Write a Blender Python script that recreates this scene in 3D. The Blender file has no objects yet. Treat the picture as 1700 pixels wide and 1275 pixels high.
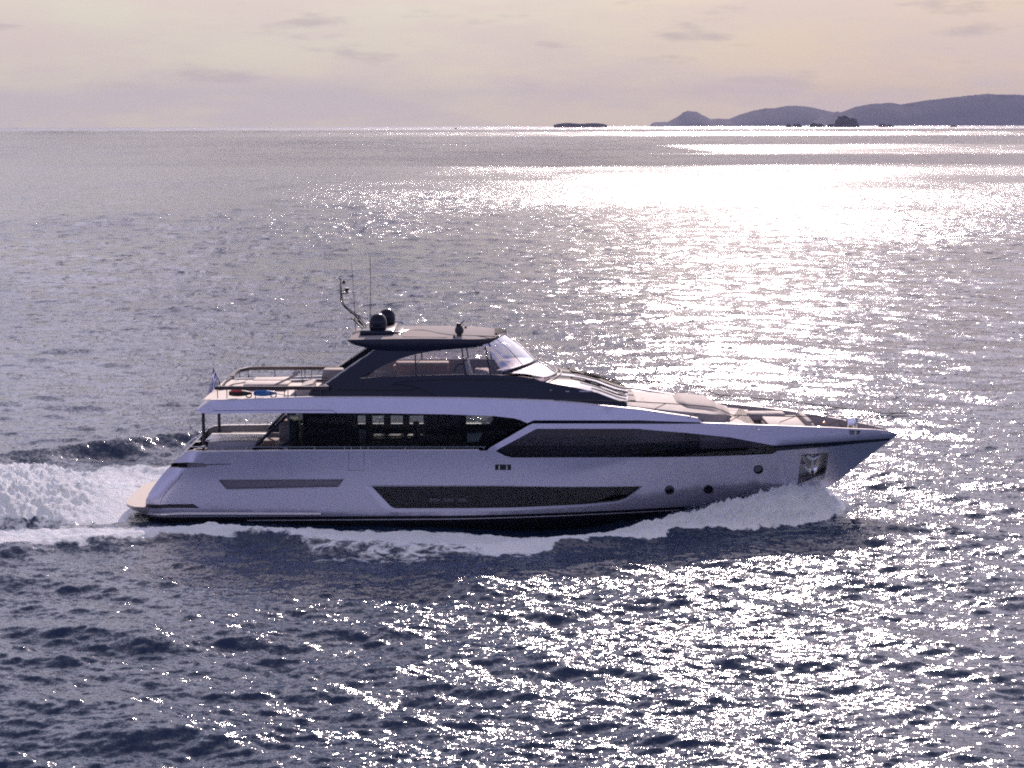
import bpy, bmesh, math, random
import numpy as np
from mathutils import Vector, Matrix
from mathutils.geometry import delaunay_2d_cdt
random.seed(7); rng = np.random.default_rng(11)
scene = bpy.context.scene; COL = scene.collection

# ------------------------------------------------------------------ camera
# drone, 14 m above the sea, 73 m off the yacht's centreline (world Y = 0), short telephoto
F = 3306.0; CAMH = 14.0; DIST = 73.0
PITCH = math.atan((637.5 - 208.7) / F); ROLL = math.atan(4 / 1700)
cam_d = bpy.data.cameras.new('camera'); cam = bpy.data.objects.new('camera', cam_d); COL.objects.link(cam)
cam_d.sensor_width = 36; cam_d.lens = 36 * F / 1700; cam_d.clip_start = 0.5; cam_d.clip_end = 120000
R = Matrix.Rotation(math.pi / 2 - PITCH, 3, 'X') @ Matrix.Rotation(-ROLL, 3, 'Z')
cam.matrix_world = Matrix.Translation((0, -DIST, CAMH)) @ R.to_4x4()
scene.camera = cam
def ray(px, py):
    v = R @ Vector(((px - 850) / F, (637.5 - py) / F, -1)); return v
def P(px, py, Y=0.0):            # real point seen at a pixel of the 1700-px photo, on the plane y = Y
    v = ray(px, py); t = (Y + DIST) / v.y; return Vector((v.x * t, Y, CAMH + v.z * t))
def W(px, py, z=0.0):            # ... on the plane z
    v = ray(px, py); t = (z - CAMH) / v.z; return Vector((v.x * t, v.y * t - DIST, z))

# ------------------------------------------------------------------ sun, sky, exposure
SUN_EL = math.radians(26); SUN_AZ = math.radians(6.5)      # azimuth to the right of the view direction (+Y)
sd = bpy.data.lights.new('sun', 'SUN'); sun = bpy.data.objects.new('sun', sd); COL.objects.link(sun)
sd.energy = 5.0; sd.angle = math.radians(0.55); sd.color = (1.0, 0.815, 0.765)
sdir = Vector((math.sin(SUN_AZ) * math.cos(SUN_EL), math.cos(SUN_AZ) * math.cos(SUN_EL), math.sin(SUN_EL)))
sun.rotation_euler = sdir.to_track_quat('Z', 'Y').to_euler()
vs = scene.view_settings; vs.view_transform = 'Standard'; vs.look = 'None'; vs.exposure = 0.35; vs.gamma = 1.0
vs.use_curve_mapping = False
scene.cycles.use_denoising = False; scene.cycles.use_adaptive_sampling = False; scene.cycles.filter_width = 1.9; scene.cycles.max_bounces = 8; scene.cycles.transparent_max_bounces = 16
scene.cycles.sample_clamp_indirect = 0.6; scene.cycles.caustics_reflective = False; scene.cycles.caustics_refractive = False

class NT:                        # tiny node-building helper
    def __init__(s, tree): s.t = tree; s.t.nodes.clear()
    def n(s, typ, ins=None, **kw):
        nd = s.t.nodes.new(typ)
        for k, v in kw.items(): setattr(nd, k, v)
        for k, v in (ins or {}).items():
            sk = nd.inputs[k]
            if isinstance(v, bpy.types.NodeSocket): s.t.links.new(v, sk)
            else: sk.default_value = v
        return nd
    def math(s, op, a, b=0.0, c=0.0, clamp=False):
        return s.n('ShaderNodeMath', {0: a, 1: b, 2: c}, operation=op, use_clamp=clamp).outputs[0]
    def vmath(s, op, a, b=(0, 0, 0)):
        return s.n('ShaderNodeVectorMath', {0: a, 1: b}, operation=op).outputs[0]
    def vscale(s, a, f):
        return s.n('ShaderNodeVectorMath', {0: a, 'Scale': f}, operation='SCALE').outputs[0]
    def ramp(s, f, lo, hi, a=0.0, b=1.0):
        return s.n('ShaderNodeMapRange', {0: f, 1: lo, 2: hi, 3: a, 4: b}, interpolation_type='SMOOTHSTEP').outputs[0]
    def mix(s, f, a, b, blend='MIX'):
        m = s.n('ShaderNodeMix', {0: f, 6: a, 7: b}, data_type='RGBA', blend_type=blend); return m.outputs[2]
    def noise(s, vec, scale, detail=2.0, rough=0.5, col=False, dist=0.0):
        nd = s.n('ShaderNodeTexNoise', {'Vector': vec, 'Scale': scale, 'Detail': detail, 'Roughness': rough, 'Distortion': dist})
        return nd.outputs[1 if col else 0]

SKY_STR = 0.09
SKY_TINT = (1.05, 1.0, 1.40, 1)
HAZE_L = (6.1, 5.65, 4.75, 1); HAZE_R = (6.25, 5.0, 3.75, 1)
HAZE_BACK = (4.9, 5.4, 12.0, 1)
GLOW = 9.0
CLOUD_LT = (6.6, 5.3, 5.0, 1); CLOUD_DK = (3.9, 3.3, 3.5, 1)
world = bpy.data.worlds.new('World'); scene.world = world; world.use_nodes = True
w = NT(world.node_tree)
sky = w.n('ShaderNodeTexSky', sky_type='NISHITA', sun_disc=False, sun_elevation=SUN_EL, sun_rotation=SUN_AZ, altitude=10, air_density=1.0, dust_density=0.8, ozone_density=1.2)
tc = w.n('ShaderNodeTexCoord').outputs['Generated']
sx = w.n('ShaderNodeSeparateXYZ', {0: tc})
el = sx.outputs[2]
# soft low cloud deck near the horizon: noise on (azimuth, stretched elevation)
az = w.math('ARCTAN2', sx.outputs[0], sx.outputs[1])
cv = w.n('ShaderNodeCombineXYZ', {0: az, 1: w.math('MULTIPLY', el, 4.5), 2: 0.0}).outputs[0]
big = w.noise(cv, 5.0, 3, 0.5); puffs = w.noise(cv, 16.0, 5, 0.55); veil = w.noise(cv, 9.0, 5, 0.6)
tint = w.mix(1.0, sky.outputs[0], SKY_TINT, 'MULTIPLY')
hazecol = w.mix(w.ramp(az, -0.10, 0.22), HAZE_L, HAZE_R)
hazecol = w.mix(1.0, hazecol, w.mix(w.ramp(el, 0.0, 0.05), (1.28, 1.20, 0.94, 1), (1.05, 1.04, 1.0, 1)), 'MULTIPLY')
back = w.ramp(w.math('ABSOLUTE', az), 0.6, 2.0)          # away from the sun the low sky is blue-violet
hazecol = w.mix(back, hazecol, HAZE_BACK)
hz = w.mix(w.ramp(el, 0.05, 0.24, 0.96, 0.0), w.mix(back, tint, w.mix(1.0, tint, (0.95, 1.0, 1.25, 1), 'MULTIPLY')), hazecol)
hz = w.mix(w.math('MULTIPLY', w.ramp(veil, 0.38, 0.60), 0.6), hz, CLOUD_LT)
pm = w.math('MULTIPLY', w.ramp(puffs, 0.54, 0.68), w.ramp(el, 0.012, 0.03))
hz = w.mix(w.math('MULTIPLY', pm, 0.5), hz, CLOUD_DK)
# broad aureole round the sun, dimmed by the haze low down
dt = w.n('ShaderNodeVectorMath', {0: tc, 1: tuple(sdir)}, operation='DOT_PRODUCT').outputs['Value']
glow = w.math('MULTIPLY', w.math('POWER', w.math('MAXIMUM', dt, 0.0), 5.0), w.ramp(el, 0.02, 0.26, 0.12, 1.0))
glow = w.math('MULTIPLY', glow, GLOW)
hz = w.mix(1.0, hz, w.mix(1.0, (1.0, 0.86, 0.80, 1), w.n('ShaderNodeCombineColor', {0: glow, 1: glow, 2: glow}).outputs[0], 'MULTIPLY'), 'ADD')
w.n('ShaderNodeOutputWorld', {0: w.n('ShaderNodeBackground', {0: hz, 1: SKY_STR}).outputs[0]})

# ------------------------------------------------------------------ the sea
def mat(name):
    m = bpy.data.materials.new(name); m.use_nodes = True; return m, NT(m.node_tree)
def tag(o, label=None, cat=None, group=None, kind=None):
    for k, v in (('label', label), ('category', cat), ('group', group), ('kind', kind)):
        if v: o[k] = v
    return o

def wave_tile(L, N, lmin, lmax, slope, wind, spread, seed):
    """periodic patch of wind waves: heights whose rms slope is `slope`, wavelengths lmin..lmax"""
    r = np.random.default_rng(seed)
    k1 = np.fft.fftfreq(N, L / N) * 2 * np.pi
    kx, ky = np.meshgrid(k1, k1, indexing='xy'); k = np.hypot(kx, ky); k[0, 0] = 1e9
    th = np.arctan2(ky, kx) - wind
    lam = 2 * np.pi / k
    band = 1 / (1 + (lmin / lam) ** 8) / (1 + (lam / lmax) ** 6)
    amp = k ** -1.9 * band * (0.06 + np.abs(np.cos(th)) ** spread)
    h = np.fft.ifft2(amp * np.exp(2j * np.pi * r.random((N, N)))).real
    hx = np.gradient(h, L / N, axis=1); s = np.sqrt((hx ** 2).mean() * 2)
    h *= slope / s
    # sharpen crests
    h = h + 0.06 * (h * h - (h * h).mean()) / h.std()
    return h.astype(np.float32)
def sample_tile(t, L, x, y, ang):
    N = t.shape[0]; c, s = math.cos(ang), math.sin(ang)
    u = ((x * c + y * s) / L) % 1.0 * N; v = ((-x * s + y * c) / L) % 1.0 * N
    i = np.floor(u).astype(np.int64); j = np.floor(v).astype(np.int64)
    fu = u - i; fv = v - j; i %= N; j %= N; i2 = (i + 1) % N; j2 = (j + 1) % N
    return (t[j, i] * (1 - fu) + t[j, i2] * fu) * (1 - fv) + (t[j2, i] * (1 - fu) + t[j2, i2] * fu) * fv
def vnoise(x, y, L, seed, octaves=4):
    """smooth tiling noise, about 0..1"""
    r = np.random.default_rng(seed); N = 128; out = 0; a = 1.0; tot = 0
    for o in range(octaves):
        g = r.random((N, N)).astype(np.float32)
        c, s_ = math.cos(0.6 + 0.65 * o), math.sin(0.6 + 0.65 * o)
        u = ((x * c + y * s_) / L * 2 ** o) % N; v = ((y * c - x * s_) / L * 2 ** o) % N
        i = np.floor(u).astype(np.int64); j = np.floor(v).astype(np.int64)
        fu = u - i; fv = v - j; fu = fu * fu * (3 - 2 * fu); fv = fv * fv * (3 - 2 * fv)
        i %= N; j %= N; i2 = (i + 1) % N; j2 = (j + 1) % N
        out = out + a * ((g[j, i] * (1 - fu) + g[j, i2] * fu) * (1 - fv) + (g[j2, i] * (1 - fu) + g[j2, i2] * fu) * fv)
        tot += a; a *= 0.5
    return out / tot
def sstep(a, b, x):
    t = np.clip((x - a) / (b - a), 0, 1); return t * t * (3 - 2 * t)

#            L     N   lmin lmax slope wind  spread seed angle
SEA_BANDS = [(173.0, 512, 5.0, 16.0, 0.042, 1.25, 2.5, 1, 0.20),
             (61.7, 512, 1.4, 5.0, 0.076, 1.45, 2.6, 2, -0.22),
             (37.3, 512, 0.8, 4.0, 0.080, 1.05, 2.2, 3, 0.62),
             (17.9, 512, 0.22, 1.1, 0.175, 1.35, 1.8, 4, 0.20)]
MICRO = (0.5, 0.85, 0.65); FAR_GAIN = 8.0
WATER_COL = (0.016, 0.036, 0.070, 1); WATER_ROUGH = 0.085

WL_X = [-14, -10, -8, -5.4, -3.2, -1, 0.5, 1.8, 3, 4.2, 5.8, 7.0, 8.2, 9.2, 10.2, 11.2, 11.9, 12.5]
WL_Z = [-0.05, -0.08, -0.16, -0.26, -0.33, -0.45, -0.60, -0.62, -0.50, -0.30, 0.02, 0.30, 0.52, 0.70, 0.74, 0.58, 0.30, 0.0]
YO_X = [-30, -18, -15, -12, -10.6, -9, -7.4, -6, -3, -1, 1, 4, 7.3, 10.2, 11.7, 12.4]
YO_Y = [9.5, 8.0, 7.8, 7.0, 6.9, 8.4, 9.2, 10.4, 10.6, 9.6, 8.4, 7.1, 5.4, 3.9, 2.7, 1.0]
HW_X = [-13.2, -8, 0, 4, 7, 9, 10.5, 11.4]; HW_Y = [2.8, 2.88, 2.9, 2.75, 2.2, 1.5, 0.7, 0.0]
def wake(x, y):
    """water thrown up by the hull: height, foam cover, how far the wind chop is flattened"""
    z = np.zeros_like(x); foam = np.zeros_like(x); calm = np.zeros_like(x)
    k = (x > -45) & (x < 16) & (np.abs(y) < 26)
    X = x[k]; Yr = y[k]; Y = np.abs(Yr)
    hw = np.interp(X, HW_X, HW_Y); yo = np.interp(X, YO_X, YO_Y); zh = np.interp(X, WL_X, WL_Z)
    n1 = vnoise(X, Yr, 2.2, 21, 4); n2 = vnoise(X + 50, Yr + 9, 0.7, 22, 4); n3 = vnoise(X * 0.6, Yr, 4.5, 23, 4); n4 = vnoise(X + 17, Yr - 31, 0.32, 24, 3); n5 = vnoise(X - 7, Yr + 5, 0.16, 25, 2)
    lump = 1 - np.abs(2 * n2 - 1) * 1.4
    yo = yo + ((n1 - 0.5) * 2.4 + (n2 - 0.5) * 0.9) * np.interp(X, [6, 11.5], [1.0, 0.5])
    inb = (X < 12.6) & (X > -14.2)
    # plateau beside the hull, falling off to the outer edge
    yr = hw + 0.25 * (yo - hw)
    prof = 1 - sstep(0, 1, (Y - yr) / np.maximum(yo - yr, 0.2))
    h = zh * prof
    # diverging crest at the outer edge of the sheet
    amp = np.interp(X, [-24, -15, -10, -7, -2, 4, 9, 12], [0.0, 0.25, 0.42, 0.55, 0.34, 0.26, 0.10, 0.0])
    yc = np.interp(X, [-24, -15, -10.5, -8.5, -6, -2, 4, 9], [11.5, 7.2, 5.6, 6.2, 7.6, 8.4, 6.2, 4.2])
    h = h + amp * np.exp(-((Y - yc) / np.interp(X, [-12, -6, 4], [1.0, 1.3, 0.8])) ** 2)
    fb = np.interp(X, [-14, -9, -6.5, -4, -1, 2, 4, 12, 12.6], [0.86, 0.92, 0.98, 1.0, 1.0, 1.0, 1.0, 1.0, 0.0])
    inner = sstep(-0.1, np.interp(X, [-13, -6, -1, 3, 5], [1.6, 1.1, 0.7, 0.35, 0.05]), Y - hw)
    edge = 1 - sstep(-0.16, 0.10, (Y - yo) / np.maximum(yo - hw, 0.6))
    band = np.exp(-((Y - np.interp(X, [-14, -9, -6, 0], [5.6, 5.3, 5.9, 5.5])) / np.interp(X, [-14, -9, -6, 0, 4], [1.7, 1.3, 2.4, 4.0, 9])) ** 2)
    f = fb * (0.25 + 0.75 * inner) * edge * (0.52 + 0.48 * band)
    f = np.where(X < 12.6, f, 0) * (1 - 0.24 * sstep(6.6, 8.6, Y) * sstep(0.5, -2, X) * sstep(-9.5, -7, X))
    # smooth dark shoulder of the diverging wave
    f = f * (1 - 0.7 * np.exp(-((X + 8.8) / 1.5) ** 2 - ((Y - 7.6) / 0.9) ** 2))
    f = np.where(X < -14, f * sstep(-34, -14, X), f)
    tall = sstep(3.2, 7.5, X) * sstep(12.6, 11.4, X) * edge
    h = h + f * ((lump - 0.5) * (0.12 + 0.20 * tall) + (n4 - 0.5) * (0.16 + 0.34 * tall) + (n5 - 0.5) * (0.08 + 0.22 * tall))
    # churned water astern
    wd = 3.3 + 0.40 * np.maximum(0, -14 - X) + (n1 - 0.5) * 2.2
    s = sstep(-13.9, -16.8, X); cx = np.clip(1 - (np.abs(Yr - 0.06 * (-14 - X)) / wd) ** 2, 0, 1)
    big = 1 - np.abs(2 * n3 - 1) * 1.2
    hs = s * cx ** 0.7 * np.interp(X, [-40, -26, -19, -15, -13.8], [0.5, 0.8, 1.05, 0.55, 0.0]) * (0.55 + 0.75 * big) + s * cx ** 0.5 * ((lump - 0.5) * 0.22 + (n4 - 0.5) * 0.42 + (n5 - 0.5) * 0.28)
    fs = np.clip(sstep(0.0, 0.30, cx), 0, 1) * sstep(-13.6, -14.2, X) * (0.80 + 0.30 * n1)
    side = (1 - sstep(0.9, 1.9, np.abs(Yr) / np.maximum(wd, 0.5))) * sstep(-13, -16, X) * 0.62
    f = np.maximum(np.maximum(f, fs), side * (0.6 + 0.6 * n3))
    h = h + hs
    # transverse wave rolling off on the far quarter
    ax, ay, bx, by = -12.5, 16.0, -20.5, 10.2; L = math.hypot(bx - ax, by - ay); ux, uy = (bx - ax) / L, (by - ay) / L
    t = (X - ax) * ux + (Yr - ay) * uy; d = -(X - ax) * uy + (Yr - ay) * ux
    h = h + 0.55 * np.exp(-(d / 1.0) ** 2) * sstep(-3, 1.5, t) * sstep(L + 5, L - 1, t) * (0.7 + 0.6 * n3)
    f = np.maximum(f, 0.50 * np.exp(-((d + 0.5) / 0.6) ** 2) * sstep(0, 3, t) * sstep(L + 3, L - 2, t) * (0.5 + n1))
    # a few old foam streaks along the track
    f = np.where(X > 12.7, 0, f)
    z[k] = h; foam[k] = np.clip(f, 0, 1)
    calm[k] = np.clip(np.maximum(0.75 * np.clip(f * 1.5, 0, 1), 0.65 * (1 - sstep(0, 3.5, Y - yo)) * (X < 12) * (X > -16)), 0, 0.85)
    return z, foam, calm

def spray_mat():
    m, t = mat('airborne_spray'); d = t.n('ShaderNodeBsdfDiffuse', {0: (0.92, 0.92, 0.92, 1)}); tl = t.n('ShaderNodeBsdfTranslucent', {0: (0.9, 0.92, 0.95, 1)})
    t.n('ShaderNodeOutputMaterial', {0: t.n('ShaderNodeMixShader', {0: 0.6, 1: d.outputs[0], 2: tl.outputs[0]}).outputs[0]}); return m
def droplets(name, pts, rad, label, cat):
    """one mass of airborne drops"""
    base = np.array([(1, 1, 1), (-1, -1, 1), (-1, 1, -1), (1, -1, -1)], np.float32) / 1.7
    n = len(pts); q = rng.normal(size=(n, 3, 3)); u, _, vt = np.linalg.svd(q); rot = u @ vt
    V = (np.einsum('nij,kj->nki', rot, base) * rad[:, None, None] * np.array([1.0, 1.0, 1.0]) + pts[:, None, :]).reshape(-1, 3)
    f0 = np.array([(0, 1, 2), (0, 3, 1), (0, 2, 3), (1, 3, 2)]); Fc = (f0[None] + 4 * np.arange(n)[:, None, None]).reshape(-1, 3)
    me = bpy.data.meshes.new(name); me.from_pydata(V.tolist(), [], Fc.tolist()); me.materials.append(bpy.data.materials.get('airborne_spray') or spray_mat())
    o = bpy.data.objects.new(name, me); COL.objects.link(o); tag(o, label, cat, None, 'stuff'); return o
def build_spray():
    n = 30000
    x = 3.6 + 8.9 * rng.beta(2.2, 1.3, n); s = rng.choice([-1, 1], n, p=[0.72, 0.28])
    hw = np.interp(x, HW_X, HW_Y); yo = np.interp(x, YO_X, YO_Y); zh = np.maximum(np.interp(x, WL_X, WL_Z), -0.3)
    u = rng.beta(1.5, 1.8, n); y = hw + (yo - hw) * u + rng.normal(0, 0.12, n)
    top = zh * (1 - sstep(0.2, 1.0, u)); z = top + 0.02 + rng.exponential(0.11, n) * (0.35 + np.clip(zh, 0, 1)) + 0.1 * rng.random(n) ** 3
    clump = vnoise(x * 1.0, z * 1.0, 0.5, 31, 3) > rng.random(n) * 0.75 + 0.1
    p = np.stack([x, s * y, z], 1)[clump]; r = (0.005 + 0.013 * rng.random(n) ** 2.5)[clump].astype(np.float32)
    # mist ahead of the stem
    m = 6000; a = rng.random(m); q = np.stack([11.6 + 1.5 * rng.beta(1.3, 2.5, m), rng.normal(0, 0.7, m), np.abs(rng.normal(0.15, 0.32, m)) * (1.2 - a)], 1)
    droplets('bow_spray', np.concatenate([p, q]), np.concatenate([r, (0.006 + 0.012 * rng.random(m) ** 2).astype(np.float32)]), 'white spray flying off the bow wave along the yacht hull', 'spray')
    n = 40000; x = -14.3 - 13 * rng.beta(1.1, 1.6, n); wd = 3.3 + 0.4 * (-14 - x); y = wd * rng.normal(0, 0.42, n)
    c = np.clip(1 - (y / wd) ** 2, 0, 1); z = np.interp(-x, [14, 15.5, 19, 27], [0.0, 0.5, 1.15, 0.9]) * c ** 0.7 + rng.exponential(0.13, n)
    k = vnoise(x, y, 0.7, 33, 3) > rng.random(n) * 0.7 + 0.12
    droplets('stern_spray', np.stack([x, y, z], 1)[k], (0.005 + 0.013 * rng.random(n) ** 2.5)[k].astype(np.float32), 'white spray over the churned wake behind the yacht stern', 'spray')


def build_sea():
    # rows at even depression steps (finer sheet near the eye, coarse towards the horizon); columns fan out
    f1 = F * 1024 / 1700
    dep_max, dep_min = math.radians(21.5), 14.0 / 35000
    nrow = 980
    t = np.linspace(0, 1, nrow)
    dep = dep_max * (1 - t) + dep_min * t
    rad = CAMH / np.tan(dep)
    azm = np.concatenate([np.linspace(-1.35, -0.33, 60)[:-1], np.linspace(-0.33, 0.33, 1500), np.linspace(0.33, 1.35, 60)[1:]])
    # close rows under and behind the camera are one coarse apron
    back = np.array([0.5, 12.0, 24.0]); rad = np.concatenate([back, rad]); nrow = len(rad)
    A, Rr = np.meshgrid(azm, rad)
    x = (Rr * np.sin(A)).astype(np.float64); y = Rr * np.cos(A) - DIST
    x[0] = np.linspace(-36000, 36000, len(azm)); y[0] = -36000
    x[1] = np.linspace(-300, 300, len(azm)); y[1] = -DIST - 30
    ncol = len(azm)
    d = Rr
    step = np.gradient(rad)[:, None] * np.ones_like(d)
    gust = sstep(0.3, 0.72, vnoise(x + 900, y * 0.55, 34.0, 5, 4))
    gust2 = sstep(0.35, 0.65, vnoise(x, y * 0.35, 260.0, 6, 3))
    mod = (0.62 + 0.55 * gust) * (0.8 + 0.35 * gust2)
    z = np.zeros_like(x); lost = np.zeros_like(x)
    for (L, N, l0, l1, sl, wd, sp, seed, ang) in SEA_BANDS:
        tl = wave_tile(L, N, l0, l1, sl, wd, sp, seed)
        fade = 1 - sstep(l0 * 1.2, l0 * 4.5, step)
        z += sample_tile(tl, L, x, y, ang) * fade * mod
        lost += (sl * mod) ** 2 * (1 - fade ** 2)
    z[:2] = 0
    wz, foam, calm = wake(x, y)
    z = z * (1 - calm) + wz
    chop = np.sqrt(lost) * (1 - 0.6 * calm)
    me = bpy.data.meshes.new('sea')
    nv = nrow * ncol
    co = np.empty((nv, 3), np.float32); co[:, 0] = x.ravel(); co[:, 1] = y.ravel(); co[:, 2] = z.ravel()
    idx = np.arange(nv).reshape(nrow, ncol)
    q = np.stack([idx[:-1, :-1], idx[:-1, 1:], idx[1:, 1:], idx[1:, :-1]], -1).reshape(-1, 4)
    nf = len(q)
    me.vertices.add(nv); me.vertices.foreach_set('co', co.ravel())
    me.loops.add(nf * 4); me.loops.foreach_set('vertex_index', q.ravel().astype(np.int32))
    me.polygons.add(nf); me.polygons.foreach_set('loop_start', np.arange(0, nf * 4, 4, dtype=np.int32))
    me.update(calc_edges=True)
    me.polygons.foreach_set('use_smooth', np.ones(nf, dtype=bool))
    for nm, arr in (('foam', foam), ('chop', chop), ('gust', mod)):
        a = me.attributes.new(nm, 'FLOAT', 'POINT'); a.data.foreach_set('value', arr.ravel().astype(np.float32))
    o = bpy.data.objects.new('sea', me); COL.objects.link(o); o['kind'] = 'structure'
    me.materials.append(sea_material())
    return o

def sea_material():
    m, t = mat('sea_water')
    geo = t.n('ShaderNodeNewGeometry'); pos = geo.outputs['Position']
    at = lambda nm: t.n('ShaderNodeAttribute', attribute_name=nm, attribute_type='GEOMETRY').outputs['Fac']
    foam, chop, gust = at('foam'), at('chop'), at('gust')
    stretch = t.n('ShaderNodeMapping', {'Vector': pos, 'Scale': (0.75, 1.15, 1.0), 'Rotation': (0, 0, 0.35)}).outputs[0]
    half = (0.5, 0.5, 0.5)
    def slopes(scale, amp, detail):
        c = t.vmath('SUBTRACT', t.noise(stretch, scale, detail, 0.62, col=True), half)
        return t.vscale(c, amp)
    fine = t.vmath('ADD', slopes(2.1, MICRO[0], 3), slopes(8.5, MICRO[1], 2))
    fine = t.vmath('ADD', fine, slopes(24.0, MICRO[2], 1))
    fine = t.vscale(fine, t.math('MULTIPLY', gust, 1.0))
    far = t.vscale(t.vmath('SUBTRACT', t.noise(stretch, 0.9, 4, 0.7, col=True), half), t.math('MULTIPLY', chop, FAR_GAIN))
    s = t.vmath('MULTIPLY', t.vmath('ADD', fine, far), (1, 1, 0))
    nrm = t.vmath('NORMALIZE', t.vmath('ADD', geo.outputs['Normal'], s))
    water = t.n('ShaderNodeBsdfPrincipled', {'Base Color': WATER_COL, 'Roughness': t.math('ADD', WATER_ROUGH, t.math('MULTIPLY', chop, 0.35)), 'IOR': 1.33, 'Normal': nrm})
    # foam: lace where the sheet thins, dense where churned
    lace = t.noise(pos, 1.6, 6, 0.68, dist=0.8); cell = t.n('ShaderNodeTexVoronoi', {'Vector': t.vmath('ADD', pos, t.vscale(t.noise(pos, 1.2, 4, 0.6, col=True), 0.9)), 'Scale': 1.5}, feature='DISTANCE_TO_EDGE').outputs['Distance']
    web = t.ramp(cell, 0.02, 0.22, 1.0, 0.0)
    f2 = t.math('ADD', t.math('MULTIPLY', lace, 0.92), t.math('MULTIPLY', web, 0.08))
    th = t.math('SUBTRACT', 1.0, foam)
    fm = t.ramp(t.math('SUBTRACT', f2, th), -0.07, 0.13)
    fm = t.math('MULTIPLY', fm, t.ramp(foam, 0.02, 0.2))
    crumb = t.noise(pos, 14.0, 4, 0.7)
    fcol = t.mix(t.ramp(crumb, 0.3, 0.65), (0.74, 0.78, 0.82, 1), (0.95, 0.95, 0.95, 1))
    fcol = t.mix(t.math('MULTIPLY', t.ramp(t.noise(pos, 0.9, 4, 0.6), 0.45, 0.65), 0.42), fcol, (0.40, 0.55, 0.62, 1))   # aerated water between the froth
    bump = t.n('ShaderNodeBump', {'Strength': 1.0, 'Distance': 0.2, 'Height': t.noise(pos, 5.0, 8, 0.75)}).outputs[0]
    froth = t.n('ShaderNodeBsdfPrincipled', {'Base Color': fcol, 'Roughness': 0.75, 'Normal': bump, 'Subsurface Weight': 0.0})
    tr = t.n('ShaderNodeBsdfTranslucent', {'Color': (0.75, 0.85, 0.9, 1), 'Normal': bump})
    fr = t.n('ShaderNodeMixShader', {0: 0.45, 1: froth.outputs[0], 2: tr.outputs[0]})
    mx = t.n('ShaderNodeMixShader', {0: fm, 1: water.outputs[0], 2: fr.outputs[0]})
    t.n('ShaderNodeOutputMaterial', {0: mx.outputs[0]})
    return m

# ------------------------------------------------------------------ materials
def principled(name, col, rough=0.4, metal=0.0, coat=0.0, var=0.0, vscale=3.0, spec=0.5, bump=0.0, bscale=40.0):
    m, t = mat(name); pos = t.n('ShaderNodeTexCoord').outputs['Object']
    c = (*col, 1)
    if var:
        n = t.noise(pos, vscale, 4, 0.6)
        c = t.mix(n, tuple(v * (1 - var) for v in col) + (1,), tuple(min(1, v * (1 + var)) for v in col) + (1,))
        r = t.math('ADD', rough - 0.06, t.math('MULTIPLY', t.noise(pos, vscale * 2.3, 3), 0.12))
    else: r = rough
    ins = {'Base Color': c, 'Roughness': r, 'Metallic': metal, 'Coat Weight': coat, 'Coat Roughness': 0.04, 'Specular IOR Level': spec}
    if bump: ins['Normal'] = t.n('ShaderNodeBump', {'Strength': bump, 'Distance': 0.01, 'Height': t.noise(pos, bscale, 3)}).outputs[0]
    t.n('ShaderNodeOutputMaterial', {0: t.n('ShaderNodeBsdfPrincipled', ins).outputs[0]}); return m
def glass(name, tint, refl=1.0, rough=0.02):
    m, t = mat(name)
    fr = t.n('ShaderNodeFresnel', {'IOR': 1.5}).outputs[0]
    a = t.n('ShaderNodeBsdfTransparent', {'Color': (*tint, 1)}); b = t.n('ShaderNodeBsdfGlossy', {'Color': (1, 1, 1, 1), 'Roughness': rough})
    mx = t.n('ShaderNodeMixShader', {0: t.math('MULTIPLY', fr, refl, clamp=True), 1: a.outputs[0], 2: b.outputs[0]})
    t.n('ShaderNodeOutputMaterial', {0: mx.outputs[0]}); return m
def planked(name, col, seam, width=0.07, axis=1, rough=0.65):
    m, t = mat(name); pos = t.n('ShaderNodeTexCoord').outputs['Object']
    s = t.n('ShaderNodeSeparateXYZ', {0: pos}); u = t.math('FRACT', t.math('DIVIDE', s.outputs[axis], width))
    line = t.math('LESS_THAN', u, 0.1)
    st = t.n('ShaderNodeMapping', {'Vector': pos, 'Scale': (0.8, 9, 1) if axis == 1 else (9, 0.8, 1)}).outputs[0]
    n = t.noise(st, 4.0, 5, 0.6)
    c = t.mix(n, tuple(v * 0.72 for v in col) + (1,), tuple(v * 1.25 for v in col) + (1,))
    c = t.mix(line, c, (*seam, 1))
    t.n('ShaderNodeOutputMaterial', {0: t.n('ShaderNodeBsdfPrincipled', {'Base Color': c, 'Roughness': rough}).outputs[0]}); return m

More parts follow.
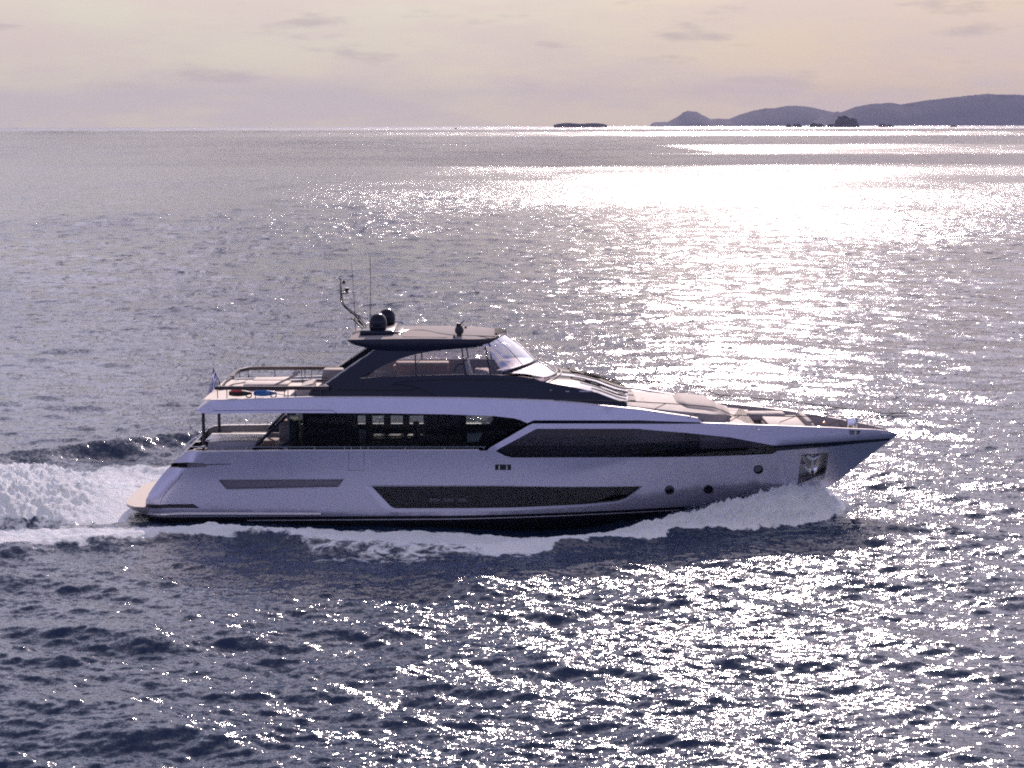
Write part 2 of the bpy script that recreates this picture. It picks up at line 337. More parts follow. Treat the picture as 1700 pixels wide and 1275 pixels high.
M = dict(
    silver=principled('silver_paint', (0.55, 0.53, 0.59), 0.28, 0.6, 0.4, 0.03, 0.8),
    silver_lt=principled('lightened_silver_paint', (0.55, 0.55, 0.58), 0.30, 0.15, 0.6, 0.02, 0.8),  # lightened silver; on the window bevel it paints in skylight
    navy=principled('navy_gloss_paint', (0.008, 0.011, 0.024), 0.18, 0.0, 0.08, 0.04, 1.0, spec=0.22),
    black=principled('black_bottom_paint', (0.010, 0.010, 0.014), 0.35, 0, 0.1, 0.15, 2.0),
    blackm=principled('matt_black_plastic', (0.014, 0.013, 0.014), 0.5, 0, 0, 0.1, 5.0),
    white=principled('white_gelcoat', (0.55, 0.54, 0.53), 0.4, 0, 0.1, 0.03, 1.5),
    cream=principled('cream_gelcoat', (0.31, 0.285, 0.265), 0.7, 0, 0, 0.05, 1.5, spec=0.10),
    roof=principled('roof_gelcoat', (0.29, 0.275, 0.265), 0.85, 0, 0, 0.08, 1.5, spec=0.02),  # even base tone of the hardtop roof itself
    lettering=principled('white_vinyl', (0.9, 0.9, 0.9), 0.5),
    beige=principled('beige_cushion_fabric', (0.44, 0.40, 0.36), 0.85, 0, 0, 0.05, 6.0, bump=0.3),
    taupe=principled('taupe_grey_fabric', (0.30, 0.27, 0.25), 0.85, 0, 0, 0.06, 6.0, bump=0.3),
    rust=principled('terracotta_upholstery', (0.38, 0.23, 0.18), 0.7, 0, 0, 0.08, 6.0, bump=0.2),
    grey=principled('warm_grey_gelcoat', (0.36, 0.34, 0.33), 0.4, 0, 0.2, 0.04, 2.0),
    steel=principled('polished_steel', (0.72, 0.71, 0.70), 0.14, 1.0, 0, 0.03, 8.0),
    dsteel=principled('dark_steel_tube', (0.05, 0.05, 0.055), 0.35, 0.5, 0, 0.05, 8.0),
    capwood=principled('varnished_dark_wood', (0.050, 0.030, 0.022), 0.3, 0, 0.5, 0.25, 9.0),
    darkint=principled('dark_interior_veneer', (0.020, 0.017, 0.018), 0.5, 0, 0, 0.3, 3.0),
    brownint=principled('walnut_interior', (0.10, 0.05, 0.035), 0.45, 0, 0.2, 0.25, 4.0),
    red=principled('red_plastic', (0.55, 0.02, 0.03), 0.25, 0, 0.6, 0.05, 6.0),
    blue=principled('blue_plastic', (0.02, 0.16, 0.42), 0.25, 0, 0.6, 0.05, 6.0),
    orange=principled('amber_lamp_plastic', (0.75, 0.30, 0.04), 0.3, 0, 0.5, 0.05, 6.0),
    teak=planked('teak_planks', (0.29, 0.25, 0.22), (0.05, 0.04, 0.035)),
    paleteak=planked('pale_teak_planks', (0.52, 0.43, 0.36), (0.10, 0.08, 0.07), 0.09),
    saloon=glass('smoked_saloon_glass', (0.50, 0.55, 0.54), 0.5),
    clear=glass('clear_screen_glass', (0.86, 0.83, 0.84), 0.6),
    tinted=glass('tinted_screen_glass', (0.50, 0.44, 0.50), 0.55),
    hullglass=glass('dark_hull_glass', (0.50, 0.47, 0.50), 1.0),
    shield=principled('black_windshield_glass', (0.012, 0.012, 0.016), 0.09, 0, 1.0, 0.0),
)

# ------------------------------------------------------------------ mesh helpers
def obj(name, V, Fc, m, parent=None, smooth=True, ang=35):
    me = bpy.data.meshes.new(name); me.from_pydata([tuple(v) for v in V], [], Fc); me.validate()
    bm = bmesh.new(); bm.from_mesh(me); bmesh.ops.remove_doubles(bm, verts=bm.verts, dist=1e-5)
    if smooth:
        for f in bm.faces: f.smooth = True
        for e in bm.edges:
            if len(e.link_faces) == 2 and e.calc_face_angle(0) > math.radians(ang): e.smooth = False
    bm.to_mesh(me); bm.free()
    me.materials.append(M[m] if isinstance(m, str) else m)
    o = bpy.data.objects.new(name, me); COL.objects.link(o)
    if parent: o.parent = parent
    return o
TWIN = {}
class Acc:                       # collects shapes for one mesh
    def __init__(s): s.V = []; s.F = []; s.V2 = []; s.F2 = []
    def add(s, V, Fc, mirror=False):
        b = len(s.V); s.V += [tuple(v) for v in V]; s.F += [tuple(i + b for i in f) for f in Fc]
        if mirror:
            b = len(s.V2); s.V2 += [(v[0], -v[1], v[2]) for v in V]; s.F2 += [tuple(i + b for i in reversed(f)) for f in Fc]
        return s
    def tube(s, pts, r, n=8, mirror=False, r2=None, flat=1.0):
        pts = [Vector(p) for p in pts]; V = []; Fc = []; k = len(pts)
        for i, p in enumerate(pts):
            d = (pts[min(i + 1, k - 1)] - pts[max(i - 1, 0)]).normalized()
            up = Vector((0, 0, 1)) if abs(d.z) < 0.95 else Vector((0, 1, 0))
            a = d.cross(up).normalized(); b = a.cross(d).normalized()
            rr = r if r2 is None else r + (r2 - r) * i / (k - 1)
            for j in range(n):
                t = 2 * math.pi * j / n + math.pi / n; V.append(p + a * (rr * math.cos(t)) + b * (rr * flat * math.sin(t)))
        for i in range(k - 1):
            for j in range(n):
                j2 = (j + 1) % n; Fc.append((i * n + j, i * n + j2, (i + 1) * n + j2, (i + 1) * n + j))
        Fc.append(tuple(range(n - 1, -1, -1))); Fc.append(tuple((k - 1) * n + j for j in range(n)))
        return s.add(V, Fc, mirror)
    def box(s, x0, x1, y0, y1, z0, z1, bev=0.03, taper=None, mirror=False):
        bm = bmesh.new(); bmesh.ops.create_cube(bm, size=1)
        for v in bm.verts:
            top = v.co.z > 0
            v.co = Vector(((x0 + x1) / 2 + v.co.x * (x1 - x0), (y0 + y1) / 2 + v.co.y * (y1 - y0), (z0 + z1) / 2 + v.co.z * (z1 - z0)))
            if taper and top: v.co.x += taper
        if bev: bmesh.ops.bevel(bm, geom=bm.edges[:], offset=bev, segments=2, affect='EDGES', profile=0.5)
        bm.verts.index_update(); V = [v.co.copy() for v in bm.verts]; Fc = [[v.index for v in f.verts] for f in bm.faces]; bm.free()
        return s.add(V, Fc, mirror)
    def loft(s, rows, close=False, mirror=False):
        n = len(rows[0]); V = [p for r in rows for p in r]; Fc = []
        for i in range(len(rows) - 1):
            for j in range(n if close else n - 1):
                j2 = (j + 1) % n; Fc.append((i * n + j, i * n + j2, (i + 1) * n + j2, (i + 1) * n + j))
        return s.add(V, Fc, mirror)
    def lathe(s, c, prof, n=24):
        rows = [[(c[0] + r * math.cos(2 * math.pi * j / n), c[1] + r * math.sin(2 * math.pi * j / n), c[2] + z) for j in range(n)] for r, z in prof]
        return s.loft(rows, True)
    def build(s, name, m, parent=None, whole=False, **k):
        if whole: s.F += [tuple(i + len(s.V) for i in f) for f in s.F2]; s.V += s.V2; s.V2 = []
        o = obj(name, s.V, s.F, m, parent, **k)
        if s.V2: TWIN[o] = obj(name, s.V2, s.F2, m, TWIN.get(parent, parent), **k)   # the same part on the far side
        return o

def resample(pts, step, closed=True):
    out = []; n = len(pts)
    for i in range(n if closed else n - 1):
        a = pts[i]; b = pts[(i + 1) % n]; L = math.hypot(b[0] - a[0], b[1] - a[1]); k = max(1, int(L / step + 0.5))
        out += [(a[0] + (b[0] - a[0]) * j / k, a[1] + (b[1] - a[1]) * j / k) for j in range(k)]
    if not closed: out.append(tuple(pts[-1]))
    return out
def inside(px, pz, loop):
    r = np.zeros(px.shape, bool); n = len(loop)
    for i in range(n):
        x1, z1 = loop[i]; x2, z2 = loop[(i + 1) % n]
        if z1 == z2: continue
        c = ((z1 > pz) != (z2 > pz)) & (px < (x2 - x1) * (pz - z1) / (z2 - z1) + x1); r ^= c
    return r
def panel(outline, holes, surf, step=0.16, off=0.0):
    """skin of a curved side (near side, y < 0): the traced outline in (x, z) with openings cut out"""
    loops = [resample(l, step) for l in [outline] + list(holes)]
    xs = [p[0] for p in loops[0]]; zs = [p[1] for p in loops[0]]
    gx, gz = np.meshgrid(np.arange(min(xs), max(xs), step), np.arange(min(zs), max(zs), step)); gx = gx.ravel() + 0.013; gz = gz.ravel() + 0.017
    ok = inside(gx, gz, loops[0])
    for h in loops[1:]: ok &= ~inside(gx, gz, h)
    allp = np.array([p for l in loops for p in l])
    gx, gz = gx[ok], gz[ok]
    far = np.array([np.min((allp[:, 0] - a) ** 2 + (allp[:, 1] - b) ** 2) > (0.45 * step) ** 2 for a, b in zip(gx, gz)], bool) if len(gx) else np.array([], bool)
    pts = [Vector(p) for l in loops for p in l] + [Vector((a, b)) for a, b in zip(gx[far], gz[far])]
    ed = []; b = 0
    for l in loops: ed += [(b + i, b + (i + 1) % len(l)) for i in range(len(l))]; b += len(l)
    v2, _, f2, *_r = delaunay_2d_cdt(pts, ed, [], 0, 1e-5)
    cx = np.array([sum(v2[i].x for i in f) / 3 for f in f2]); cz = np.array([sum(v2[i].y for i in f) / 3 for f in f2])
    k = inside(cx, cz, loops[0])
    for h in loops[1:]: k &= ~inside(cx, cz, h)
    Fc = []
    for f, kk in zip(f2, k):
        if not kk: continue
        a, b_, c = (v2[i] for i in f); cr = (b_.x - a.x) * (c.y - a.y) - (b_.y - a.y) * (c.x - a.x)
        e2 = max((b_ - a).length, (c - b_).length, (a - c).length)
        if abs(cr) / e2 < 0.0012: continue            # slivers along the rim would spoil the shading
        Fc.append(tuple(f) if cr > 0 else tuple(reversed(f)))
    V = [(v.x, -surf(v.x, v.y) - off, v.y) for v in v2]
    return V, Fc
def rim(loop, surf, d0, d1, step=0.17, closed=True):
    l = resample(loop, step, closed); rows = [[(x, -surf(x, z) + d, z) for x, z in l] for d in (d0, d1)]
    a = Acc().loft(rows, closed); return a.V, a.F
def on(px, py, surf):            # where the line of sight of a photo pixel meets a near-side surface
    y = -3.0
    for _ in range(12): p = P(px, py, y); y = -surf(p.x, p.z)
    return (p.x, p.z)
def S(pts, surf): return [on(a, b, surf) for a, b in pts]

# ------------------------------------------------------------------ hull form
STEM = sorted([(P(a, b, 0).z, P(a, b, 0).x) for a, b in ((1490, 722.5), (1480, 729.4), (1431.5, 766), (1397.6, 794), (1369, 813), (1350.6, 828))] + [(-0.5, 10.0), (-1.3, 7.8)])
SZ = [a for a, _ in STEM]; SX = [b for _, b in STEM]
def stem(z): return float(np.interp(z, SZ, SX))
STERN_PX = [(306, 752.5), (290.6, 764.7), (283.5, 773), (269.4, 788), (257.6, 803.5), (248, 817.6), (242.4, 829.4), (241.6, 836.5), (243.5, 843), (246, 861)]
_st = sorted([(P(a, b, -2.9).z, P(a, b, -2.9).x) for a, b in STERN_PX]); TZ = [a for a, _ in _st]; TX = [b for _, b in _st]
def stern(z): return float(np.interp(z, TZ, TX))
def HB(x, z):
    b = float(np.interp(z, [-1.2, -0.6, 0.0, 0.35, 1.5, 2.6, 3.6], [1.2, 2.45, 2.88, 3.02, 3.13, 3.2, 3.12]))
    L = float(np.interp(z, [-0.5, 0.0, 1.2, 2.5], [15.0, 13.5, 12.0, 10.0])); p = float(np.interp(z, [0, 2.5], [1.55, 2.2]))
    t = (stem(z) - x) / L
    if t <= 0: return 0.0
    if t < 1: b *= 1 - (1 - t) ** p
    s = (x - stern(z)) / 0.7
    if s < 1: b -= 0.30 * (1 - max(s, 0)) ** 2
    return b
def WB(x, z):                    # side of the upper band (wing) over the side decks
    b = 3.16 - 0.10 * (z - 3.6); t = (14.4 - x) / 11.0
    if t < 1: b = min(b, 3.16 * (1 - (1 - t) ** 2.2) - 0.02 - 0.1 * (z - 3.6))
    s = (x + 11.3) / 0.8
    if s < 1: b -= 0.35 * (1 - max(s, 0)) ** 2
    return b
def CB(x, z):                    # side of the dark upper deckhouse
    return 2.58 - 0.16 * (z - 4.4) - 0.035 * max(0, x - 0.5) ** 1.4
def SB(x, z): return 2.62 - 0.03 * (z - 2.5)   # saloon glazing

def E(name, loc, label, cat, group=None):
    o = bpy.data.objects.new(name, None); COL.objects.link(o); o.location = loc; o.empty_display_size = 0.3
    return tag(o, label, cat, group)

YACHT = E('motor_yacht', (0, 0, 0), 'silver and navy motor yacht under way with white bow wave on the sunlit sea', 'yacht')

def build_hull():
    Y = YACHT
    top = S([(306, 752.5), (315, 750), (500, 748.6), (809, 748), (812, 744), (845, 725), (877, 706.5), (884, 703.2), (1000, 703.2), (1163, 703.3), (1200, 704.5), (1294, 708), (1377, 711), (1450, 714.4), (1471, 716.3)], HB)
    tip = (stem(2.62) + 0.02, 2.62)
    st = [(stem(z), z) for z in np.linspace(2.5, 0.25, 12)]
    boot = [(float(x), 0.13 + 0.0045 * (x + 12)) for x in np.linspace(11.0, -13.0, 20)]
    boot = [p for p in boot if p[0] < stem(p[1])]
    ste = S(STERN_PX[1:-1][::-1], HB)
    outline = top + [tip] + st + boot + ste
    # openings
    win = S([(827.5, 745.5), (860, 728), (890.6, 711.7), (1000, 711.7), (1060, 711.7), (1070, 713), (1145, 719), (1212, 726), (1288, 740), (1290, 749), (1282, 753.5), (1228, 756), (1060, 759.3), (849, 759.8), (838, 756.5), (823, 749)], HB)
    lo_out = S([(603, 805.3), (830, 806), (1067, 807), (1042, 829.5), (1026, 835), (973, 840.5), (855, 847.5), (653, 850), (646, 848), (638.5, 844)], HB)
    lo_in = S([(617, 809), (830, 808.6), (1064, 808.6), (1040, 828), (1025, 833), (972, 838), (855, 843.6), (656, 845), (650, 843), (645, 838.5)], HB)
    aft = S([(363, 796.5), (571, 795.5), (561, 808.5), (376, 812)], HB)
    slot = S([(286, 768.5), (312, 767.5), (338, 769), (346, 771.5), (341, 775.6), (283, 775.6)], HB)
    vent = S([(822, 771), (848.5, 771), (848.5, 780.5), (822, 780.5)], HB)
    anch = S([(1331, 754.5), (1376.5, 751.5), (1369, 795), (1323, 810)], HB)
    fair = S([(1410, 713.6), (1430, 714.4), (1427, 721.5), (1411, 722)], HB)
    ports = [S([(cx + 7.2 * math.cos(a), cy + 6.8 * math.sin(a)) for a in np.linspace(0, 2 * math.pi, 20)[:-1]], HB) for cx, cy in ((1111.5, 813.5), (1176, 812.5), (1259, 779.5))]
    A = Acc(); A.add(*panel(outline, [win, lo_out, aft, slot, vent, anch, fair] + ports, HB, 0.17), mirror=True)
    for l, d in ((win, 0.07), (slot, 0.15), (vent, 0.10), (fair, 0.18)): A.add(*rim(l, HB, 0, d), mirror=True)
    for l in ports: A.add(*rim(l, HB, 0, 0.06), mirror=True)
    # transom
    rows = [[(x, y * (HB(x, z)), z) for y in np.linspace(-1, 1, 9)] for x, z in resample(ste + [top[0]], 0.17, False)]; A.loft(rows)
    # stern quarter fold, panel seams are their own parts
    A.build('hull', 'silver', Y, whole=True)
    # bulwark cap and inner faces
    C = Acc()
    ch = resample(top, 0.3, False)
    def cap(c, wd, zd, acc_top, acc_in):
        rows = [[(x, -HB(x, z) - 0.012, z + 0.002), (x, -HB(x, z) - 0.006, z + 0.035), (x, -max(HB(x, z) - wd, 0.02), z + 0.035)] for x, z in c]; acc_top.loft(rows, mirror=True)
        rows = [[(x, -max(HB(x, z) - wd, 0.02), z + 0.035), (x, -max(HB(x, z) - wd - 0.03, 0.01), zd(x))] for x, z in c]; acc_in.loft(rows, mirror=True)
    I = Acc()
    aft_c = [p for p in ch if p[0] < -0.9]; bow_c = [p for p in ch if p[0] > 6.6] + [(13.6, 2.72), (14.0, 2.65)]
    for c_, w_, zd_ in ((aft_c, 0.20, lambda x: 1.75), (bow_c, 0.10, lambda x: 2.55)):
        C = Acc(); I = Acc(); cap(c_, w_, zd_, C, I); C.build('bulwark_cap', 'white', Y); I.build('bulwark_lining', 'grey', Y)
    # underwater body
    B = Acc(); x0 = -13.0
    us = np.linspace(0, 1, 60); zsr = [None, 0.0, -0.25, -0.6, -1.2]
    rows = []
    for k, zz in enumerate(zsr):
        row = []
        for u in us:
            zq = zz if zz is not None else 0.13 + 0.0045 * (x0 + (stem(0.2) - x0) * u + 12)
            x = x0 + (stem(zq) - x0) * u; row.append((x, -HB(x, zq) + (0.004 if zz is None else 0), zq))
        rows.append(row)
    B.loft(rows, mirror=True); B.loft([[(x0, -HB(x0, z) , z) for z in (0.13, -0.6, -1.2)], [(x0, HB(x0, z), z) for z in (0.13, -0.6, -1.2)]])
    B.build('hull_bottom', 'black', Y, whole=True)
    Sx = Acc(); xs = np.linspace(-9.5, 9.3, 50)
    zl = lambda x: -0.03 + 0.0052 * (x + 12)
    Sx.loft([[(x, -HB(x, zl(x) + d) - 0.008, zl(x) + d) for x in xs] for d in (0.0, 0.03)], mirror=True); Sx.build('boot_stripe', 'white', Y)
    # black stripe under the bow bulwark
    den = lambda l, n=40: [(float(np.interp(t, np.linspace(0, 1, len(l)), [p[0] for p in l])), float(np.interp(t, np.linspace(0, 1, len(l)), [p[1] for p in l]))) for t in np.linspace(0, 1, n)]
    K = Acc(); a = den(S([(1287, 740.2), (1350, 736), (1420, 731.5), (1477, 727.5)], HB)); b = den(S([(1287, 748.6), (1350, 743.5), (1420, 736.8), (1477, 730.8)], HB))
    between = lambda a, b, n=6: [[(p[0] + (q[0] - p[0]) * t, p[1] + (q[1] - p[1]) * t) for p, q in zip(a, b)] for t in np.linspace(0, 1, n)]
    K.loft([[(x, -HB(x, z) - 0.018, z) for x, z in r] for r in between(a, b)], mirror=True); K.build('bow_stripe', 'navy', Y)
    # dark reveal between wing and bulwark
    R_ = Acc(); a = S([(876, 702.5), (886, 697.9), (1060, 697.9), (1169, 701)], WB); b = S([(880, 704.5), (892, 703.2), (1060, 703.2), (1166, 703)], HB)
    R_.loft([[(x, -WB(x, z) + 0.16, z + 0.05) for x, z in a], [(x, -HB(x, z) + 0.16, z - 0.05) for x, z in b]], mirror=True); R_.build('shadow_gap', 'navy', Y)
    # glazing
    def pane(name, loop, d, m):
        p = Acc(); p.add(*panel(loop, [], HB, 0.3, -d), mirror=False); return p
    for sgn, nm in ((1, 'hull_window'),):
        for loop, d in ((win, 0.035), (lo_in, 0.12)):
            for mir in (False, True):
                V, Fc = panel(loop, [], HB, 0.3, -d)
                if mir: V = [(v[0], -v[1], v[2]) for v in V]
                o = obj(nm, V, Fc, 'clear' if mir else 'hullglass', Y)
    # bevelled surround of the long low window, its paler paint standing in for skylight
    Bv = Acc(); q = [resample(l, 9e9) for l in (lo_out, lo_in)]
    def sub(l): return [(l[i][0] + (l[(i + 1) % len(l)][0] - l[i][0]) * t / 6, l[i][1] + (l[(i + 1) % len(l)][1] - l[i][1]) * t / 6) for i in range(len(l)) for t in range(6)]
    o_, i_ = sub(lo_out), sub(lo_in)
    Bv.loft([[(x, -HB(x, z), z) for x, z in o_], [(x, -HB(x, z) + 0.12, z) for x, z in i_]], True, mirror=True); Bv.build('window_surround', 'silver_lt', Y)
    # recessed grille aft
    g = Acc(); g.add(*panel(aft, [], HB, 0.3, -0.05), mirror=True); go = g.build('side_grille', principled('grille_mesh', (0.17, 0.16, 0.17), 0.5, 0.4, 0, 0.3, 20.0), Y)
    g = Acc(); l = aft
    for i in range(4):
        p, q2 = l[i], l[(i + 1) % 4]; g.tube([(p[0] + (q2[0] - p[0]) * t / 8, -HB(p[0] + (q2[0] - p[0]) * t / 8, p[1] + (q2[1] - p[1]) * t / 8) - 0.004, p[1] + (q2[1] - p[1]) * t / 8) for t in range(9)], 0.018, 6, mirror=True)
    g.add(*rim(aft, HB, 0, 0.05), mirror=True); g.build('grille_frame', 'steel', go)
    # ports
    for l in ports:
        for s_ in (-1, 1):
            V = [(x, s_ * (HB(x, z) - 0.045), z) for x, z in l]; po = obj('porthole', V, [tuple(range(len(V)))], 'shield', Y)
            r = Acc(); c = l + [l[0]]; r.tube([(x, s_ * (HB(x, z) + 0.002), z) for x, z in c], 0.022, 6); r.build('porthole_ring', 'dsteel', po)
    # vent with two steel rollers
    v = Acc(); v.add(*panel(vent, [], HB, 0.3, -0.10), mirror=True); vo = v.build('fairlead_pocket', 'blackm', Y)
    for px in (828.5, 841.5):
        v = Acc(); a, b = on(px, 771.8, HB), on(px, 780, HB); v.tube([(a[0], -HB(*a) + 0.03, a[1]), (b[0], -HB(*b) + 0.03, b[1])], 0.032, 8, mirror=True); v.build('fairlead_roller', 'steel', vo)
    # anchor pocket: deep polished recess, anchor hanging in it, scuff plate below
    an = Acc(); cen = (sum(p[0] for p in anch) / 4, sum(p[1] for p in anch) / 4)
    inn = [(p[0] * 0.86 + cen[0] * 0.14, p[1] * 0.8 + cen[1] * 0.2) for p in anch]
    bk = lambda x, z: -max(HB(x, z) - 0.34, 0.08)
    an.loft([[(x, -HB(x, z), z) for x, z in sub(anch)], [(x, bk(x, z), z) for x, z in sub(inn)]], True, mirror=True)
    an.add([(x, bk(x, z), z) for x, z in inn], [(0, 1, 2, 3)], mirror=True); ao = an.build('anchor_pocket', principled('brushed_steel_plate', (0.42, 0.40, 0.39), 0.3, 0.9, 0, 0.15, 5.0), Y)
    a = Acc()
    def hp(px, py, d): x, z = on(px, py, HB); return Vector((x, -HB(x, z) + d, z))
    a.tube([hp(1349, 762, 0.02), hp(1349, 778, 0.0)], 0.05, 8, mirror=True)
    for sx in (-1, 1):
        a.loft([[hp(1349 + sx * 2, 778, 0.05), hp(1349 + sx * 9, 776, 0.1)], [hp(1349 + sx * 3, 783, 0.0), hp(1349 + sx * 14, 770, 0.1)], [hp(1349 + sx * 2, 788, 0.02), hp(1349 + sx * 12, 779, 0.12)]], mirror=True)
    a.tube([hp(1339, 757, 0.1), hp(1349, 761, 0.02), hp(1360, 757, 0.1)], 0.07, 8, mirror=True)
    a.build('anchor', 'steel', ao)
    sc = Acc(); r = [hp(1324, 806, 0.06), hp(1370, 786, 0.10), hp(1369.5, 794, 0.0), hp(1325, 812.5, 0.0)]
    sc.add(r, [(0, 1, 2, 3)], mirror=True); sc.build('scuff_plate', 'steel', ao)
    # bow fairlead
    f = Acc(); f.add(*panel(fair, [], HB, 0.3, -0.17), mirror=True); fo = f.build('bow_fairlead', 'cream', Y)
    f = Acc(); c = [hp(1410, 713.6, 0), hp(1430, 714.4, 0), hp(1427, 721.5, 0), hp(1411, 722, 0), hp(1410, 713.6, 0)]; f.tube(c, 0.022, 6, mirror=True)
    f.tube([hp(1420, 712, 0.06), hp(1420, 722, 0.06)], 0.05, 8, mirror=True); f.build('fairlead_frame', 'steel', fo)
    # stern slot bits
    s_ = Acc(); s_.box(-11.95, -11.6, -2.72, -2.45, 1.9, 2.28, 0.03, mirror=True); s_.build('mooring_winch', 'blackm', Y)
    c = Acc(); a = S([(346, 771.4), (365, 770.6), (382, 770.6)], HB); c.tube([(x, -HB(x, z) - 0.002, z) for x, z in a], 0.014, 6, mirror=True); c.build('hull_groove', 'black', Y)
    # seams: side door, quarter fold
    d = Acc(); l = S([(579, 749), (579, 781), (604.5, 781), (604.5, 749)], HB); d.tube([(x, -HB(x, z) + 0.003, z) for x, z in resample(l, 0.3, False)], 0.009, 5, mirror=True); d.build('door_seam', 'blackm', Y); d = Acc()
    l = S([(303, 785), (296, 795), (280, 812), (270, 826), (266, 836)], HB); d.tube([(x, -HB(x, z) + 0.003, z) for x, z in l], 0.009, 5, mirror=True); d.build('panel_seam', 'blackm', Y)
    # black foot panel and rub rail at the stern
    k = Acc(); a = den(S([(242, 837), (280, 837), (321, 837)], HB)); b = den(S([(243.5, 843), (280, 843), (331, 843.4)], HB))
    k.loft([[(x, -HB(x, z) - 0.018, z) for x, z in r] for r in between(a, b)], mirror=True); k.build('stern_stripe', 'black', Y)
    k = Acc(); l = S([(246, 852.8), (300, 852.8), (400, 852.9), (500, 853), (533, 853.3)], HB); l = resample(l, 0.5, False)
    k.tube([(x, -HB(x, z) - 0.02, z) for x, z in l], 0.05, 8, mirror=True); k.build('rub_rail', 'steel', Y)
    # swim platform
    zt = 0.47; pl = []
    xs0, xs1 = P(199, 840, -2.6).x, P(250, 843, -2.8).x
    n = 28; ring = []
    for i in range(n + 1):
        t = -1 + 2 * i / n; y = 2.72 * t; e = abs(t) ** 6; ring.append((xs0 + 0.10 * t * t + 0.45 * e, y))
    ring = [(xs1 + 0.5, -2.86), (xs1, -2.86)] + ring + [(xs1, 2.86), (xs1 + 0.5, 2.86)]
    p = Acc(); zz = [(zt, 0.0), (zt - 0.1, -0.01), (zt - 0.2, 0.12), (0.02, 0.75)]
    p.loft([[(min(x + dx, xs1 + 0.5), y * (1 - 0.03 * k), z) for x, y in ring] for k, (z, dx) in enumerate(zz)])
    p.build('platform_body', 'grey', Y)
    t = Acc(); t.add([(x, y, zt + 0.005) for x, y in ring], [tuple(range(len(ring)))]); t.build('swim_platform', 'teak', Y)
    l = Acc(); l.tube([(-13.2, 2.35, 0.47), (-13.25, 2.35, 0.95), (-13.05, 2.1, 0.95), (-13.0, 2.1, 0.47)], 0.02, 6); l.tube([(-13.25, 2.35, 0.75), (-13.05, 2.1, 0.75)], 0.02, 6); l.build('platform_rail', 'dsteel', Y)

def build_decks():
    Y = YACHT
    # main deck, cockpit, inner structure
    d = Acc(); xs = np.linspace(-12.2, 3.5, 20)
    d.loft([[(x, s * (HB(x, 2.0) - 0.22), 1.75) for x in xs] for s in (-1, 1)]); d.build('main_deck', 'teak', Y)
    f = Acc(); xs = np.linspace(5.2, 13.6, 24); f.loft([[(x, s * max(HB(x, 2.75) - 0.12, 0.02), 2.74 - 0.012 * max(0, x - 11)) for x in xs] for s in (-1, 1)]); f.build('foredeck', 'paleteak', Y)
    # wing: broad silver band running from the cockpit overhang to the foredeck
    topw = [(327, 680.5), (336.5, 673), (348.8, 665.3), (377, 664.8), (460, 662), (513, 660.2), (636, 660.2), (760, 661.4), (830, 663), (917, 666.3), (966, 670.4), (1007, 675.3), (1062, 680.8), (1141, 692), (1159, 695.5), (1169, 701.3)]
    botw = [(1060, 697.7), (886, 697.7), (875.5, 702.5), (864, 697.2), (853, 694.4), (819, 690.6), (740, 687.8), (640, 686.2), (556, 685.8), (450, 685.6), (335, 685.8), (329, 684.2)]
    o1 = S(topw, WB); o2 = S(botw, WB)
    A = Acc(); A.add(*panel(o1 + o2, [], WB, 0.2), mirror=True)
    # aft fascia joining both sides
    ends = [o2[-1], o1[0], o1[1], o1[2]]
    A.loft([[(x - 0.12 * (1 - y ** 2), y * WB(x, z), z) for y in np.linspace(-1, 1, 15)] for x, z in resample(ends, 0.2, False)])
    # soffit over cockpit and side decks
    zb = o2[-3][1]; xs = np.linspace(-11.1, 1.0, 30)
    A.loft([[(x, s * WB(x, 3.97), float(np.interp(x, [p[0] for p in reversed(o2)][1:], [p[1] for p in reversed(o2)][1:])) + 0.02) for x in xs] for s in (-1, -0.5, 0, 0.5, 1)])
    A.build('wing', 'silver', Y, whole=True)
    # coaming top: sunlit lip of the wing, then the side deck beside the dark deckhouse
    L = Acc(); c = resample(o1[2:-1], 0.3, False)
    L.loft([[(x, -WB(x, z) - 0.014, z - 0.004), (x, -WB(x, z) + 0.03, z + 0.03), (x, -WB(x, z) + 0.16, z + 0.03), (x, -WB(x, z) + 0.2, z - 0.05)] for x, z in c], mirror=True); L.build('wing_coaming', 'white', Y)
    D = Acc(); D.loft([[(x, -WB(x, z) + 0.18, z - 0.03), (x, -CB(x, z) + 0.3, z - 0.03)] for x, z in c], mirror=True); D.build('side_deck', 'silver_lt', Y)
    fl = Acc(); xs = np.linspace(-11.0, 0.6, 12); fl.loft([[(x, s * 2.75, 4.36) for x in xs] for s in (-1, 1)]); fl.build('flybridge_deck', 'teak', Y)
    g = Acc(); l = S([(332, 681), (450, 681), (550, 681), (559, 685.8)], WB); g.tube([(x, -WB(x, z) + 0.002, z) for x, z in resample(l, 0.5, False)], 0.012, 5, mirror=True); g.build('wing_groove', 'blackm', Y)
    # lettering on the wing
    for txt, px, wd, sh in (('Riva', 485.5, 18, 0.45), ("90'", 509, 12, 0.0), ('ARGO', 527, 22, 0.0)):
        cu = bpy.data.curves.new('lettering', 'FONT'); cu.body = txt; cu.size = 0.135; cu.shear = sh; cu.extrude = 0.004; cu.space_character = 1.12
        o = bpy.data.objects.new('lettering', cu); COL.objects.link(o); o.parent = Y; x, z = on(px, 673.8, WB)
        o.location = (x, -WB(x, z) - 0.008, z); o.rotation_euler = (math.pi / 2 - 0.1, 0, 0); cu.materials.append(M['lettering'])
        bpy.context.view_layer.update(); wid = o.dimensions.x; me = bpy.data.meshes.new_from_object(o.evaluated_get(bpy.context.evaluated_depsgraph_get()))
        n_ = bpy.data.objects.new('lettering', me); COL.objects.link(n_); n_.parent = Y; n_.location = o.location; n_.rotation_euler = o.rotation_euler; n_.scale = (wd / 46.5 / max(wid, 0.01), 1, 1)
        bpy.data.objects.remove(o); bpy.data.curves.remove(cu)

